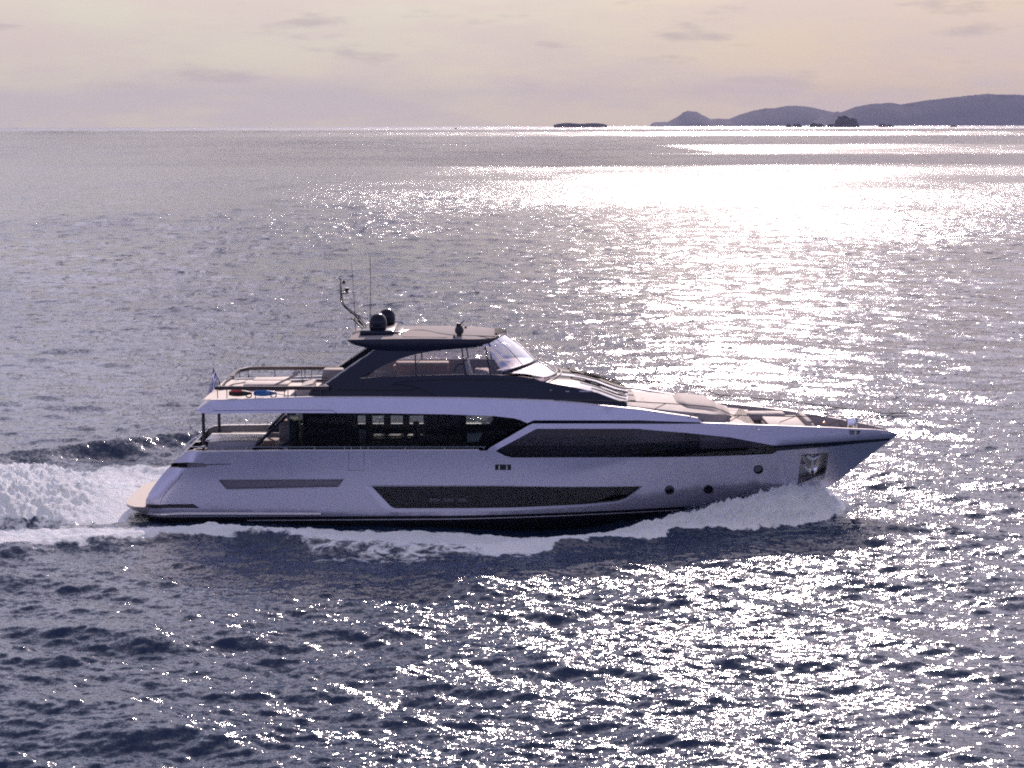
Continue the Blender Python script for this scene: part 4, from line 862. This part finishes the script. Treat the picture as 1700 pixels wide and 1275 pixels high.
def build_aft():
    Y = YACHT
    # cockpit posts under the overhang
    for px, y0, yb_ in ((337.3, -2.45, 1.75), (363.5, 2.45, 1.75)):
        t = Acc(); a = P(px, 686, y0); t.tube([(a.x, y0, 3.98), (a.x, y0, yb_)], 0.06, 10); t.build('cockpit_post', 'dsteel', Y)
    # raked black wing brace framing the cockpit side glass
    for s_ in (1, -1):
        b = Acc(); q = lambda a, b_: on(a, b_, SB); l = [q(416, 749), q(447, 718), q(476, 690)]; b.tube([(x, s_ * (-SB(x, z) - 0.05), z) for x, z in l], 0.085, 6, flat=0.7)
        l = [q(447, 747), q(462, 745), q(481, 732)]; b.tube([(x, s_ * (-SB(x, z) - 0.05), z) for x, z in l], 0.06, 6); l = [q(424, 748), q(450, 748)]; b.tube([(x, s_ * (-SB(x, z) - 0.05), z) for x, z in l], 0.14, 6); bo = b.build('wing_brace', 'navy', Y)
        l = [q(424, 745), q(478, 692), q(478, 733), q(452, 745)]; g = Acc(); g.add([(x, s_ * (-SB(x, z) - 0.05), z) for x, z in l], [(0, 1, 2, 3)]); g.build('brace_glass', 'clear', bo)
        b = Acc(); 
        for u in (484, 541): a = on(u, 686, SB); b.box(a[0] - 0.16, a[0] + 0.16, -2.75, -2.58, a[1] - 0.05, a[1] + 0.03, 0.02)
        b = b.build('ceiling_bracket', 'navy', Y)
        if s_ == -1: b.scale = (1, -1, 1)
    # cockpit furniture
    c = Acc(); a, b = P(347, 725, 0.0), P(441, 725, 0.0); c.box(a.x, b.x, -0.9, 0.7, a.z - 0.05, a.z + 0.03, 0.03); ct = c.build('cockpit_table', 'white', Y)
    c = Acc(); c.box(a.x + 0.6, b.x - 0.6, -0.3, 0.2, 1.75, a.z - 0.05, 0.03); c.build('table_pedestal', 'darkint', ct)
    c = Acc(); a, b = P(345, 735, -1.6), P(425, 735, -1.6); c.box(a.x, b.x, -2.0, -1.25, 1.75, P(380, 733, -2.0).z, 0.05, taper=0.08); so = c.build('cockpit_sofa', 'grey', Y)
    c = Acc(); c.box(a.x, b.x + 0.9, 1.2, 2.1, 1.75, 2.25, 0.05); c.box(b.x + 0.5, b.x + 1.2, -0.6, 2.0, 1.75, 2.3, 0.05); c.build('sofa_seat', 'beige', so)
    c = Acc(); c.box(a.x + 0.3, b.x + 1.0, 2.1, 2.35, 2.1, P(400, 718, 2.2).z, 0.06); c.build('sofa_back', 'taupe', so)
    c = Acc(); c.box(-8.75, -8.1, 0.8, 2.3, 1.75, 3.0, 0.1); c.build('wet_bar', 'taupe', Y)
    # low steel rail on the bulwark
    def rail(p0, p1, step, y_off=0.10, h=0.13):
        for s_ in (1, -1):
            ch = [on(p0 + (p1 - p0) * i / 24, 748.6, HB) for i in range(25)]
            t = Acc(); t.tube([(x, s_ * (-HB(x, z) + y_off), z + h) for x, z in ch], 0.018, 6); ro = t.build('bulwark_rail', 'steel', Y)
            for u in step:
                x, z = on(u, 748.6, HB); t = Acc(); t.tube([(x, s_ * (-HB(x, z) + y_off), z), (x, s_ * (-HB(x, z) + y_off), z + h)], 0.015, 6); t.build('rail_stanchion', 'steel', ro)
    rail(312, 806, (340, 357, 369, 408, 473, 522, 572, 583, 599, 611, 673, 738, 803))
    for s_ in (1, -1):
        t = Acc(); q = [P(a, b, -2.55) for a, b in ((304, 757), (304.5, 743), (312, 735), (322, 726), (333, 719), (345, 716))]
        q = [P(304, 757, 2.4), P(305, 744, 2.4), P(313, 735, 2.4), P(325, 725.5, 2.4), P(337, 719.5, 2.4), P(342, 718.5, 2.4)] if s_ == -1 else [P(304, 756, -2.75), P(316, 750, -2.75), P(330, 744, -2.7), P(341, 739, -2.6)]
        t.tube(q, 0.035, 8, flat=0.6); t.build('stair_handrail', 'steel', Y)
    # flybridge aft rail: broad varnished cap on slim posts
    RB = lambda x, z: 2.92
    def rl(px, py): p = P(px, py, -2.92); return p
    line = [rl(a, b) for a, b in ((357, 644), (400, 644), (450, 644), (500, 644), (545, 643.6))]
    z0 = line[0].z
    for s_ in (1, -1):
        t = Acc(); l = [(p.x, p.y * s_, p.z) for p in line] + [(-6.7, -2.6 * s_, z0 + 0.02)]
        if s_ == -1: l = [(-10.45, 0.8, z0 - 0.1), (-10.5, 1.6, z0 - 0.06), (-10.4, 2.3, z0 - 0.02), (-10.1, 2.75, z0)] + l[1:]
        t.tube(l, 0.105, 4, flat=0.85); ro = t.build('flybridge_rail', 'capwood', Y)
        for px in (361, 376.5, 424, 472, 478, 490, 532):
            p = rl(px, 645); t = Acc(); t.tube([(p.x, p.y * s_, p.z), (p.x, p.y * s_, 4.42)], 0.016, 6); t.build('rail_stanchion', 'dsteel', ro)
    t = Acc(); t.tube([(-10.45, 0.8, z0 - 0.1), (-10.62, 0.3, z0 - 0.2), (-10.75, -0.2, z0 - 0.4)], 0.05, 8); t.build('rail_end', 'cream', Y)
    # sun loungers, stair hood, inner rail
    for x0, x1, y0, y1, px in ((0, 0, 0, 0, 0),):
        pass
    a, b = P(405, 636, 0.2), P(452, 636, 0.2); l = Acc(); l.box(a.x, b.x + 0.6, -0.3, 0.75, a.z - 0.09, a.z + 0.02, 0.03, taper=0.05); lo = l.build('sun_lounger', 'beige', Y)
    l = Acc(); l.box(a.x + 0.05, b.x + 0.5, -0.25, 0.7, 4.36, a.z - 0.09, 0.02); l.build('lounger_base', 'taupe', lo)
    a2 = P(419, 630, 1.4); l = Acc(); l.box(a2.x, a2.x + 1.35, 1.0, 2.0, a2.z - 0.09, a2.z + 0.02, 0.03, taper=0.05); lo = l.build('sun_lounger', 'beige', Y)
    l = Acc(); l.box(a2.x + 0.05, a2.x + 1.3, 1.05, 1.95, 4.36, a2.z - 0.09, 0.02); l.build('lounger_base', 'taupe', lo)
    t = Acc(); t.tube([P(454, 640, -0.6), P(476, 630, -0.6), P(492, 621, -0.6), P(498, 615.5, -0.6)], 0.06, 6, flat=0.6); t.tube([P(487, 622, -0.6), P(494, 619, -0.6)], 0.09, 6); t.build('folded_parasol', 'cream', Y)
    t = Acc(); 
    for py in (628, 632.5): t.tube([P(478, py, 1.2), P(545, py - 0.5, 1.2)], 0.016, 6)
    for px in (478, 502, 516, 535): t.tube([P(px, 628, 1.2), P(px, 641, 1.2)], 0.014, 6)
    t.build('inner_rail', 'dsteel', Y)
    a, b = P(537, 612, 1.8), P(571, 627, 1.8); t = Acc(); t.box(a.x, b.x, 1.5, 2.2, 4.36, a.z, 0.06); t.build('bar_cabinet', 'taupe', Y)
    a = P(482, 660, -1.8); b = P(515, 640, -1.8); t = Acc(); t.add([(a.x, -2.0, 4.38), (b.x + 0.1, -2.0, 4.38), (b.x + 0.1, -2.0, b.z + 0.1), (b.x - 0.3, -2.0, b.z)] + [(a.x, -0.6, 4.38), (b.x + 0.1, -0.6, 4.38), (b.x + 0.1, -0.6, b.z + 0.1), (b.x - 0.3, -0.6, b.z)], [(0, 1, 2, 3), (7, 6, 5, 4), (0, 3, 7, 4), (3, 2, 6, 7), (1, 5, 6, 2)]); t.build('stair_hood', 'beige', Y)
    # flybridge inside: lining, sofa, seats
    t = Acc(); l = [(P(a, b, 2.3).x, P(a, b, 2.3).z) for a, b in ((640, 597.5), (760, 596.3), (845, 597), (860, 600), (850, 622), (610, 626))]; t.add([(x, 2.3, z) for x, z in l], [(0, 1, 2, 3, 4, 5)]); t.build('coaming_lining', 'cream', Y)
    a, b = P(653, 601.5, 1.6), P(744, 601.5, 1.6); t = Acc(); t.box(a.x, b.x, 1.35, 1.9, 4.36, a.z - 0.1, 0.04); so = t.build('flybridge_sofa', 'rust', Y)
    t = Acc(); t.box(a.x + 0.1, b.x + 0.02, 1.3, 1.95, a.z - 0.1, a.z + 0.02, 0.04); t.build('sofa_top', 'beige', so)
    t = Acc(); t.box(a.x + 0.3, b.x - 0.05, 0.7, 1.3, 4.36, 4.74, 0.05); t.build('sofa_seat', 'beige', so)
    a, b = P(622, 618, -0.2), P(660, 618, -0.2); t = Acc(); t.box(a.x, b.x, -0.8, 0.4, 4.36, a.z, 0.05); t.build('fly_table', 'taupe', Y)
    a, b = P(788, 614, -0.4), P(812, 614, -0.4); t = Acc(); t.box(a.x, b.x, -0.9, 0.3, 4.36, a.z, 0.07); so = t.build('helm_seat', 'beige', Y)
    t = Acc(); p = P(782, 607, -0.3); t.box(p.x - 0.05, p.x + 0.1, -0.85, 0.25, 4.7, p.z + 0.25, 0.05, taper=-0.2); t.build('seat_back', 'white', so)

def build_loose():
    # ensign on its staff
    st0, st1 = P(364, 633, 0.0), P(353.4, 610.5, 0.0)
    fl = E('ensign_flag', (st0.x, 0, st0.z - 0.3), 'blue and white striped flag on a short dark staff at the yacht stern', 'flag')
    inv = Matrix.Translation(-Vector(fl.location))
    t = Acc(); t.tube([inv @ (st0 + Vector((0.08, 0, -0.45))), inv @ st0, inv @ st1], 0.016, 6); t.build('flag_staff', 'blackm', fl)
    nu, nv = 30, 14; V = []; uv = []
    top0, bot0 = st1.lerp(st0, 0.03), st1.lerp(st0, 0.78); tipA, tipB = P(345.5, 659, 0.0), P(348, 661, 0.0)
    for j in range(nv + 1):
        v = j / nv
        for i in range(nu + 1):
            u = i / nu; a = top0.lerp(bot0, v); b = tipA.lerp(tipB, v); c = a.lerp(b, u ** 0.9)
            c += Vector((0.05 * math.sin(u * 7 + v * 3) * u, 0.16 * math.sin(u * 5.0 + v * 5.5) * (0.3 + u), -0.10 * math.sin(u * math.pi) * (1 - v) + 0.03 * math.sin(v * 9 + u * 2)))
            V.append(inv @ c); uv.append((u, v))
    Fc = [(j * (nu + 1) + i, j * (nu + 1) + i + 1, (j + 1) * (nu + 1) + i + 1, (j + 1) * (nu + 1) + i) for j in range(nv) for i in range(nu)]
    m, t = mat('striped_flag_cloth'); a = t.n('ShaderNodeAttribute', attribute_name='cloth'); s = t.n('ShaderNodeSeparateXYZ', {0: a.outputs['Vector']}); u, v = s.outputs[0], s.outputs[1]
    stripe = t.math('LESS_THAN', t.math('FRACT', t.math('MULTIPLY', v, 4.5)), 0.6)
    canton = t.math('MULTIPLY', t.math('LESS_THAN', u, 0.37), t.math('LESS_THAN', v, 0.556))
    cross = t.math('MAXIMUM', t.math('LESS_THAN', t.math('ABSOLUTE', t.math('SUBTRACT', u, 0.185)), 0.037), t.math('LESS_THAN', t.math('ABSOLUTE', t.math('SUBTRACT', v, 0.278)), 0.055))
    isblue = t.math('ADD', t.math('MULTIPLY', canton, t.math('SUBTRACT', 1.0, cross)), t.math('MULTIPLY', t.math('SUBTRACT', 1.0, canton), stripe))
    col = t.mix(isblue, (0.6, 0.6, 0.62, 1), (0.015, 0.045, 0.26, 1)); d = t.n('ShaderNodeBsdfDiffuse', {0: col}); tl = t.n('ShaderNodeBsdfTranslucent', {0: col})
    t.n('ShaderNodeOutputMaterial', {0: t.n('ShaderNodeMixShader', {0: 0.35, 1: d.outputs[0], 2: tl.outputs[0]}).outputs[0]})
    o = obj('flag_cloth', V, Fc, m, fl); at = o.data.attributes.new('cloth', 'FLOAT_VECTOR', 'POINT')
    for i, q in enumerate(uv): at.data[i].vector = (q[0], q[1], 0)
    # two sea scooters lying on the flybridge deck by the rail
    for px, main, lab in ((400, 'red', 'black and red sea scooter lying on the aft upper deck'), (441, 'blue', 'bright blue sea scooter lying on the aft upper deck')):
        c = P(px, 657, -2.45); e = E('sea_scooter', (c.x, -2.45, 4.40), lab, 'sea scooter', 'sea scooters on the aft upper deck')
        L = 0.42; rows = []
        for u in np.linspace(0, 1, 12):
            r = 0.13 * (math.sin(math.pi * min(1, 0.12 + u * 0.88)) ** 0.55) * (1 - 0.25 * u); rows.append([(-L + 2 * L * u, 1.25 * r * math.cos(a), 0.14 + r * math.sin(a)) for a in np.linspace(0, 2 * math.pi, 14)[:-1]])
        b = Acc(); b.loft(rows, True); b.add(rows[0], [tuple(range(13))]); b.add(rows[-1], [tuple(range(13))]); b.build('body', 'blackm' if main == 'red' else 'blue', e)
        k = Acc(); k.loft([[(x, y * 1.03, z + 0.035) for x, y, z in r[0:7]] for r in rows[1:7]]); k.build('hood', main, e)
        k = Acc(); k.tube([(0.30 + 0.10 * math.cos(a), -0.16, 0.10 + 0.10 * math.sin(a)) for a in np.linspace(0, 2 * math.pi, 14)], 0.022, 6); k.build('handle', 'blackm', e)

# ------------------------------------------------------------------ far coast, rocks, clouds, air
HILL = principled('dry_hillside_scrub', (0.050, 0.048, 0.042), 0.95, 0, 0, 0.35, 0.004, spec=0.05)
ROCKM = principled('dark_sea_rock', (0.060, 0.052, 0.050), 0.85, 0, 0, 0.4, 0.03, spec=0.1)
def ridge(name, prof, Y, depth, mat_, rough, nseg=4, rows=40):
    """a real landform: crest line at distance Y, slopes falling to the sea in front and behind"""
    px = np.linspace(prof[0][0], prof[-1][0], int((prof[-1][0] - prof[0][0]) * nseg) + 2)
    py = np.interp(px, [a for a, _ in prof], [b for _, b in prof])
    C_ = [P(a, b, Y) for a, b in zip(px, py)]; cx = np.array([p.x for p in C_]); cz = np.maximum(np.array([p.z for p in C_]), 0.5)
    cz = cz * (1 + rough * 0.5 * (vnoise(cx, cx * 0 + 3, cz.max() * 0.12, 41, 4) - 0.5))
    v = np.linspace(-1, 1, rows); X, Vv = np.meshgrid(cx, v); Z0, _ = np.meshgrid(cz, v)
    shape = np.clip(1 - np.abs(Vv), 0, 1) ** 0.8
    n = vnoise(X, Vv * depth, cz.max() * 0.5, 43, 5) - 0.5
    Zs = Z0 * shape * (1 + rough * n * np.abs(Vv) * 2) - 3 * (np.abs(Vv) > 0.98)
    Yy = Y + Vv * depth * (0.5 + 0.5 * Z0 / cz.max()) + n * depth * 0.1 * (1 - np.abs(Vv))
    r, c = X.shape; V = np.stack([X, Yy, Zs], -1).reshape(-1, 3).tolist(); idx = np.arange(r * c).reshape(r, c)
    Fc = np.stack([idx[:-1, :-1], idx[:-1, 1:], idx[1:, 1:], idx[1:, :-1]], -1).reshape(-1, 4).tolist()
    me = bpy.data.meshes.new(name); me.from_pydata(V, [], Fc); me.materials.append(mat_); me.polygons.foreach_set('use_smooth', [True] * len(Fc))
    o = bpy.data.objects.new(name, me); COL.objects.link(o); return o
def build_far():
    A = [(1080, 208.5), (1082, 204.5), (1088, 202.6), (1109, 202), (1118, 197), (1126, 192.7), (1135, 185.6), (1142, 183.3), (1149, 184.6), (1156.5, 184.7), (1163, 189), (1170.6, 192.7), (1180, 197.4), (1194, 196.5), (1210, 197.4), (1229, 189.4), (1248, 183.8), (1272, 179), (1286, 179), (1305, 175.3), (1323, 174.8), (1347, 177.2), (1370, 182.8), (1385, 185.8), (1392, 187), (1420, 196), (1450, 208.5)]
    B = [(1340, 208.5), (1370, 190), (1386, 186), (1390, 184.2), (1394, 186), (1399, 184.7), (1422, 176.2), (1446, 171.5), (1479, 170.1), (1497, 172.5), (1535, 166), (1577, 161.2), (1606, 158), (1639, 154.6), (1662, 156), (1690, 155.5), (1705, 157.4), (1760, 160), (1850, 168), (1950, 183), (2050, 199), (2110, 208)]
    o = ridge('hills', A, 31000, 800, HILL, 0.07); o['kind'] = 'structure'
    o = ridge('hills', B, 29500, 900, HILL, 0.07); o['kind'] = 'structure'
    I = [(919, 207.6), (924, 205.8), (935, 204.3), (945, 203.8), (955, 204.8), (965, 205.4), (978, 204.4), (990, 204.2), (1000, 205.2), (1008, 207.6)]
    o = ridge('islet', I, 15000, 40, ROCKM, 0.4); tag(o, 'long low dark islet on the horizon, left of the hills', 'islet')
    big = [(1385.5, 209.2), (1386.5, 201), (1389, 197), (1391.5, 193.3), (1396, 192.3), (1403, 191.3), (1407.6, 193.5), (1411, 197), (1415, 195.2), (1421.8, 198), (1424.7, 205), (1426.5, 209.2)]
    o = ridge('sea_rock', big, 12500, 45, ROCKM, 0.5, 5); tag(o, 'tallest dark sea rock with a notched top in front of the hills', 'rock', 'sea rocks off the headland')
    for pr, lab in (([(1374, 209), (1377, 205.2), (1381, 206.3), (1386.5, 206.2), (1389, 209)], 'low dark rock touching the left side of the tallest sea rock'),
                    ([(1344, 209), (1346, 204.8), (1351, 203.2), (1356, 205), (1362, 204.6), (1366, 207), (1369, 209)], 'wide flat double rock second left from the tallest sea rock'),
                    ([(1305, 208.8), (1308, 204.7), (1312, 206.6), (1314, 208.8)], 'small dark rock farthest left under the hill slope'),
                    ([(1315.5, 208.8), (1318, 205.6), (1322, 206.4), (1326, 204.4), (1331, 208.8)], 'small two-humped rock just right of the leftmost rock'),
                    ([(1459, 209), (1462, 205.2), (1468, 205.6), (1471, 209)], 'small rounded rock just right of the tallest sea rock'),
                    ([(1471, 209.2), (1475, 206), (1479, 207), (1483.5, 209.2)], 'small low rock with a flat tail, third right of the tallest rock'),
                    ([(1577, 209.4), (1581, 207.4), (1585, 207.6), (1589, 209.4)], 'tiny low rock alone near the right edge of the sea')):
        o = ridge('sea_rock', pr, 12800, 22, ROCKM, 0.5, 6); tag(o, lab, 'rock', 'sea rocks off the headland')
    # a far-off boat, hull and wheelhouse only a few pixels high
    c = P(757, 207, 9000); e = E('distant_boat', (c.x, 9000, 0), 'tiny dark boat on the horizon left of the low islet', 'boat')
    b = Acc(); b.loft([[(x, y * w_, z) for y, z, w_ in ((-1, 2.6, 1), (-0.8, -0.5, 1), (0.8, -0.5, 1), (1, 2.6, 1))] for x, w_ in ((-9, 1.8), (-4, 2.6), (3, 2.5), (7, 1.4), (9.5, 0.1))], True); b.build('hull', 'blackm', e)
    b = Acc(); b.box(-4, 1.5, -1.7, 1.7, 2.4, 6.5, 0.2); b.build('wheelhouse', 'grey', e)
    b = Acc(); b.tube([(-1, 0, 6.4), (-1, 0, 11)], 0.15); b.build('mast', 'blackm', e)
    # low broken cumulus between the sun and the sea: their shadows band the far water
    cm, t = mat('cloud_vapour'); d = t.n('ShaderNodeBsdfDiffuse', {0: (0.85, 0.84, 0.84, 1)}); tl = t.n('ShaderNodeBsdfTranslucent', {0: (0.5, 0.5, 0.5, 1)})
    t.n('ShaderNodeOutputMaterial', {0: t.n('ShaderNodeMixShader', {0: 0.25, 1: d.outputs[0], 2: tl.outputs[0]}).outputs[0]})
    alt = 900.0; off = Vector((sdir.x, sdir.y, 0)) * (alt / sdir.z)
    acc = Acc(); r2 = np.random.default_rng(3)
    def cloud(x0, x1, d0, d1):
        """flat-based cumulus whose shadow lies on the sea between d0..d1 from the drone, x0..x1 across"""
        nx, ny = 70, 26; rows_t = []; rows_b = []
        for j in range(ny + 1):
            v = j / ny; rt = []; rb = []
            for i in range(nx + 1):
                u = i / nx; X = x0 + (x1 - x0) * u; Yd = d0 + (d1 - d0) * v - DIST
                e_ = min(u, 1 - u) * 8; ev = min(v, 1 - v) * 4; k = min(1, e_) ** 0.5 * min(1, ev) ** 0.5
                nn = float(vnoise(np.array([X]), np.array([Yd]), 90.0, 51, 4)[0]); wob = (float(vnoise(np.array([X]), np.array([Yd * 0.3]), 160.0, 52, 3)[0]) - 0.5)
                yy = Yd + off.y + wob * (d1 - d0) * 0.22; rt.append((X + off.x, yy, alt + 70 * k * (0.4 + nn))); rb.append((X + off.x, yy, alt - 12 * k * (0.3 + nn)))
            rows_t.append(rt); rows_b.append(rb)
        acc.loft(rows_t); acc.loft(rows_b)
    for c in CLOUDS: cloud(*c)
    o = acc.build('clouds', cm, None, ang=180); tag(o, 'low broken cumulus above the sea shading bands of far water', 'clouds', None, 'stuff')
    # the air itself
    hm, t = mat('sea_haze'); v = t.n('ShaderNodeVolumePrincipled', {'Color': HAZE_COL, 'Density': HAZE_DENS, 'Anisotropy': HAZE_ANI})
    t.t.links.new(v.outputs[0], t.n('ShaderNodeOutputMaterial').inputs['Volume'])
    b = Acc(); b.box(-36500, 36500, -36500, 36500, -8, 620, 0); h = b.build('haze', hm, None, smooth=False); tag(h, 'thin sea haze over the water fading the far hills', 'haze', None, 'stuff')
CLOUDS = [(-900, 900, 1450, 2700), (-520, 330, 775, 975), (-520, 110, 990, 1460), (-2400, 2400, 4600, 7600)]
HAZE_COL = (0.45, 0.49, 0.70, 1); HAZE_DENS = 2.35e-5; HAZE_ANI = 0.0

sea = build_sea()
build_hull(); build_decks(); build_saloon(); build_upper(); build_foredeck(); build_aft(); build_loose()
build_spray(); build_far()
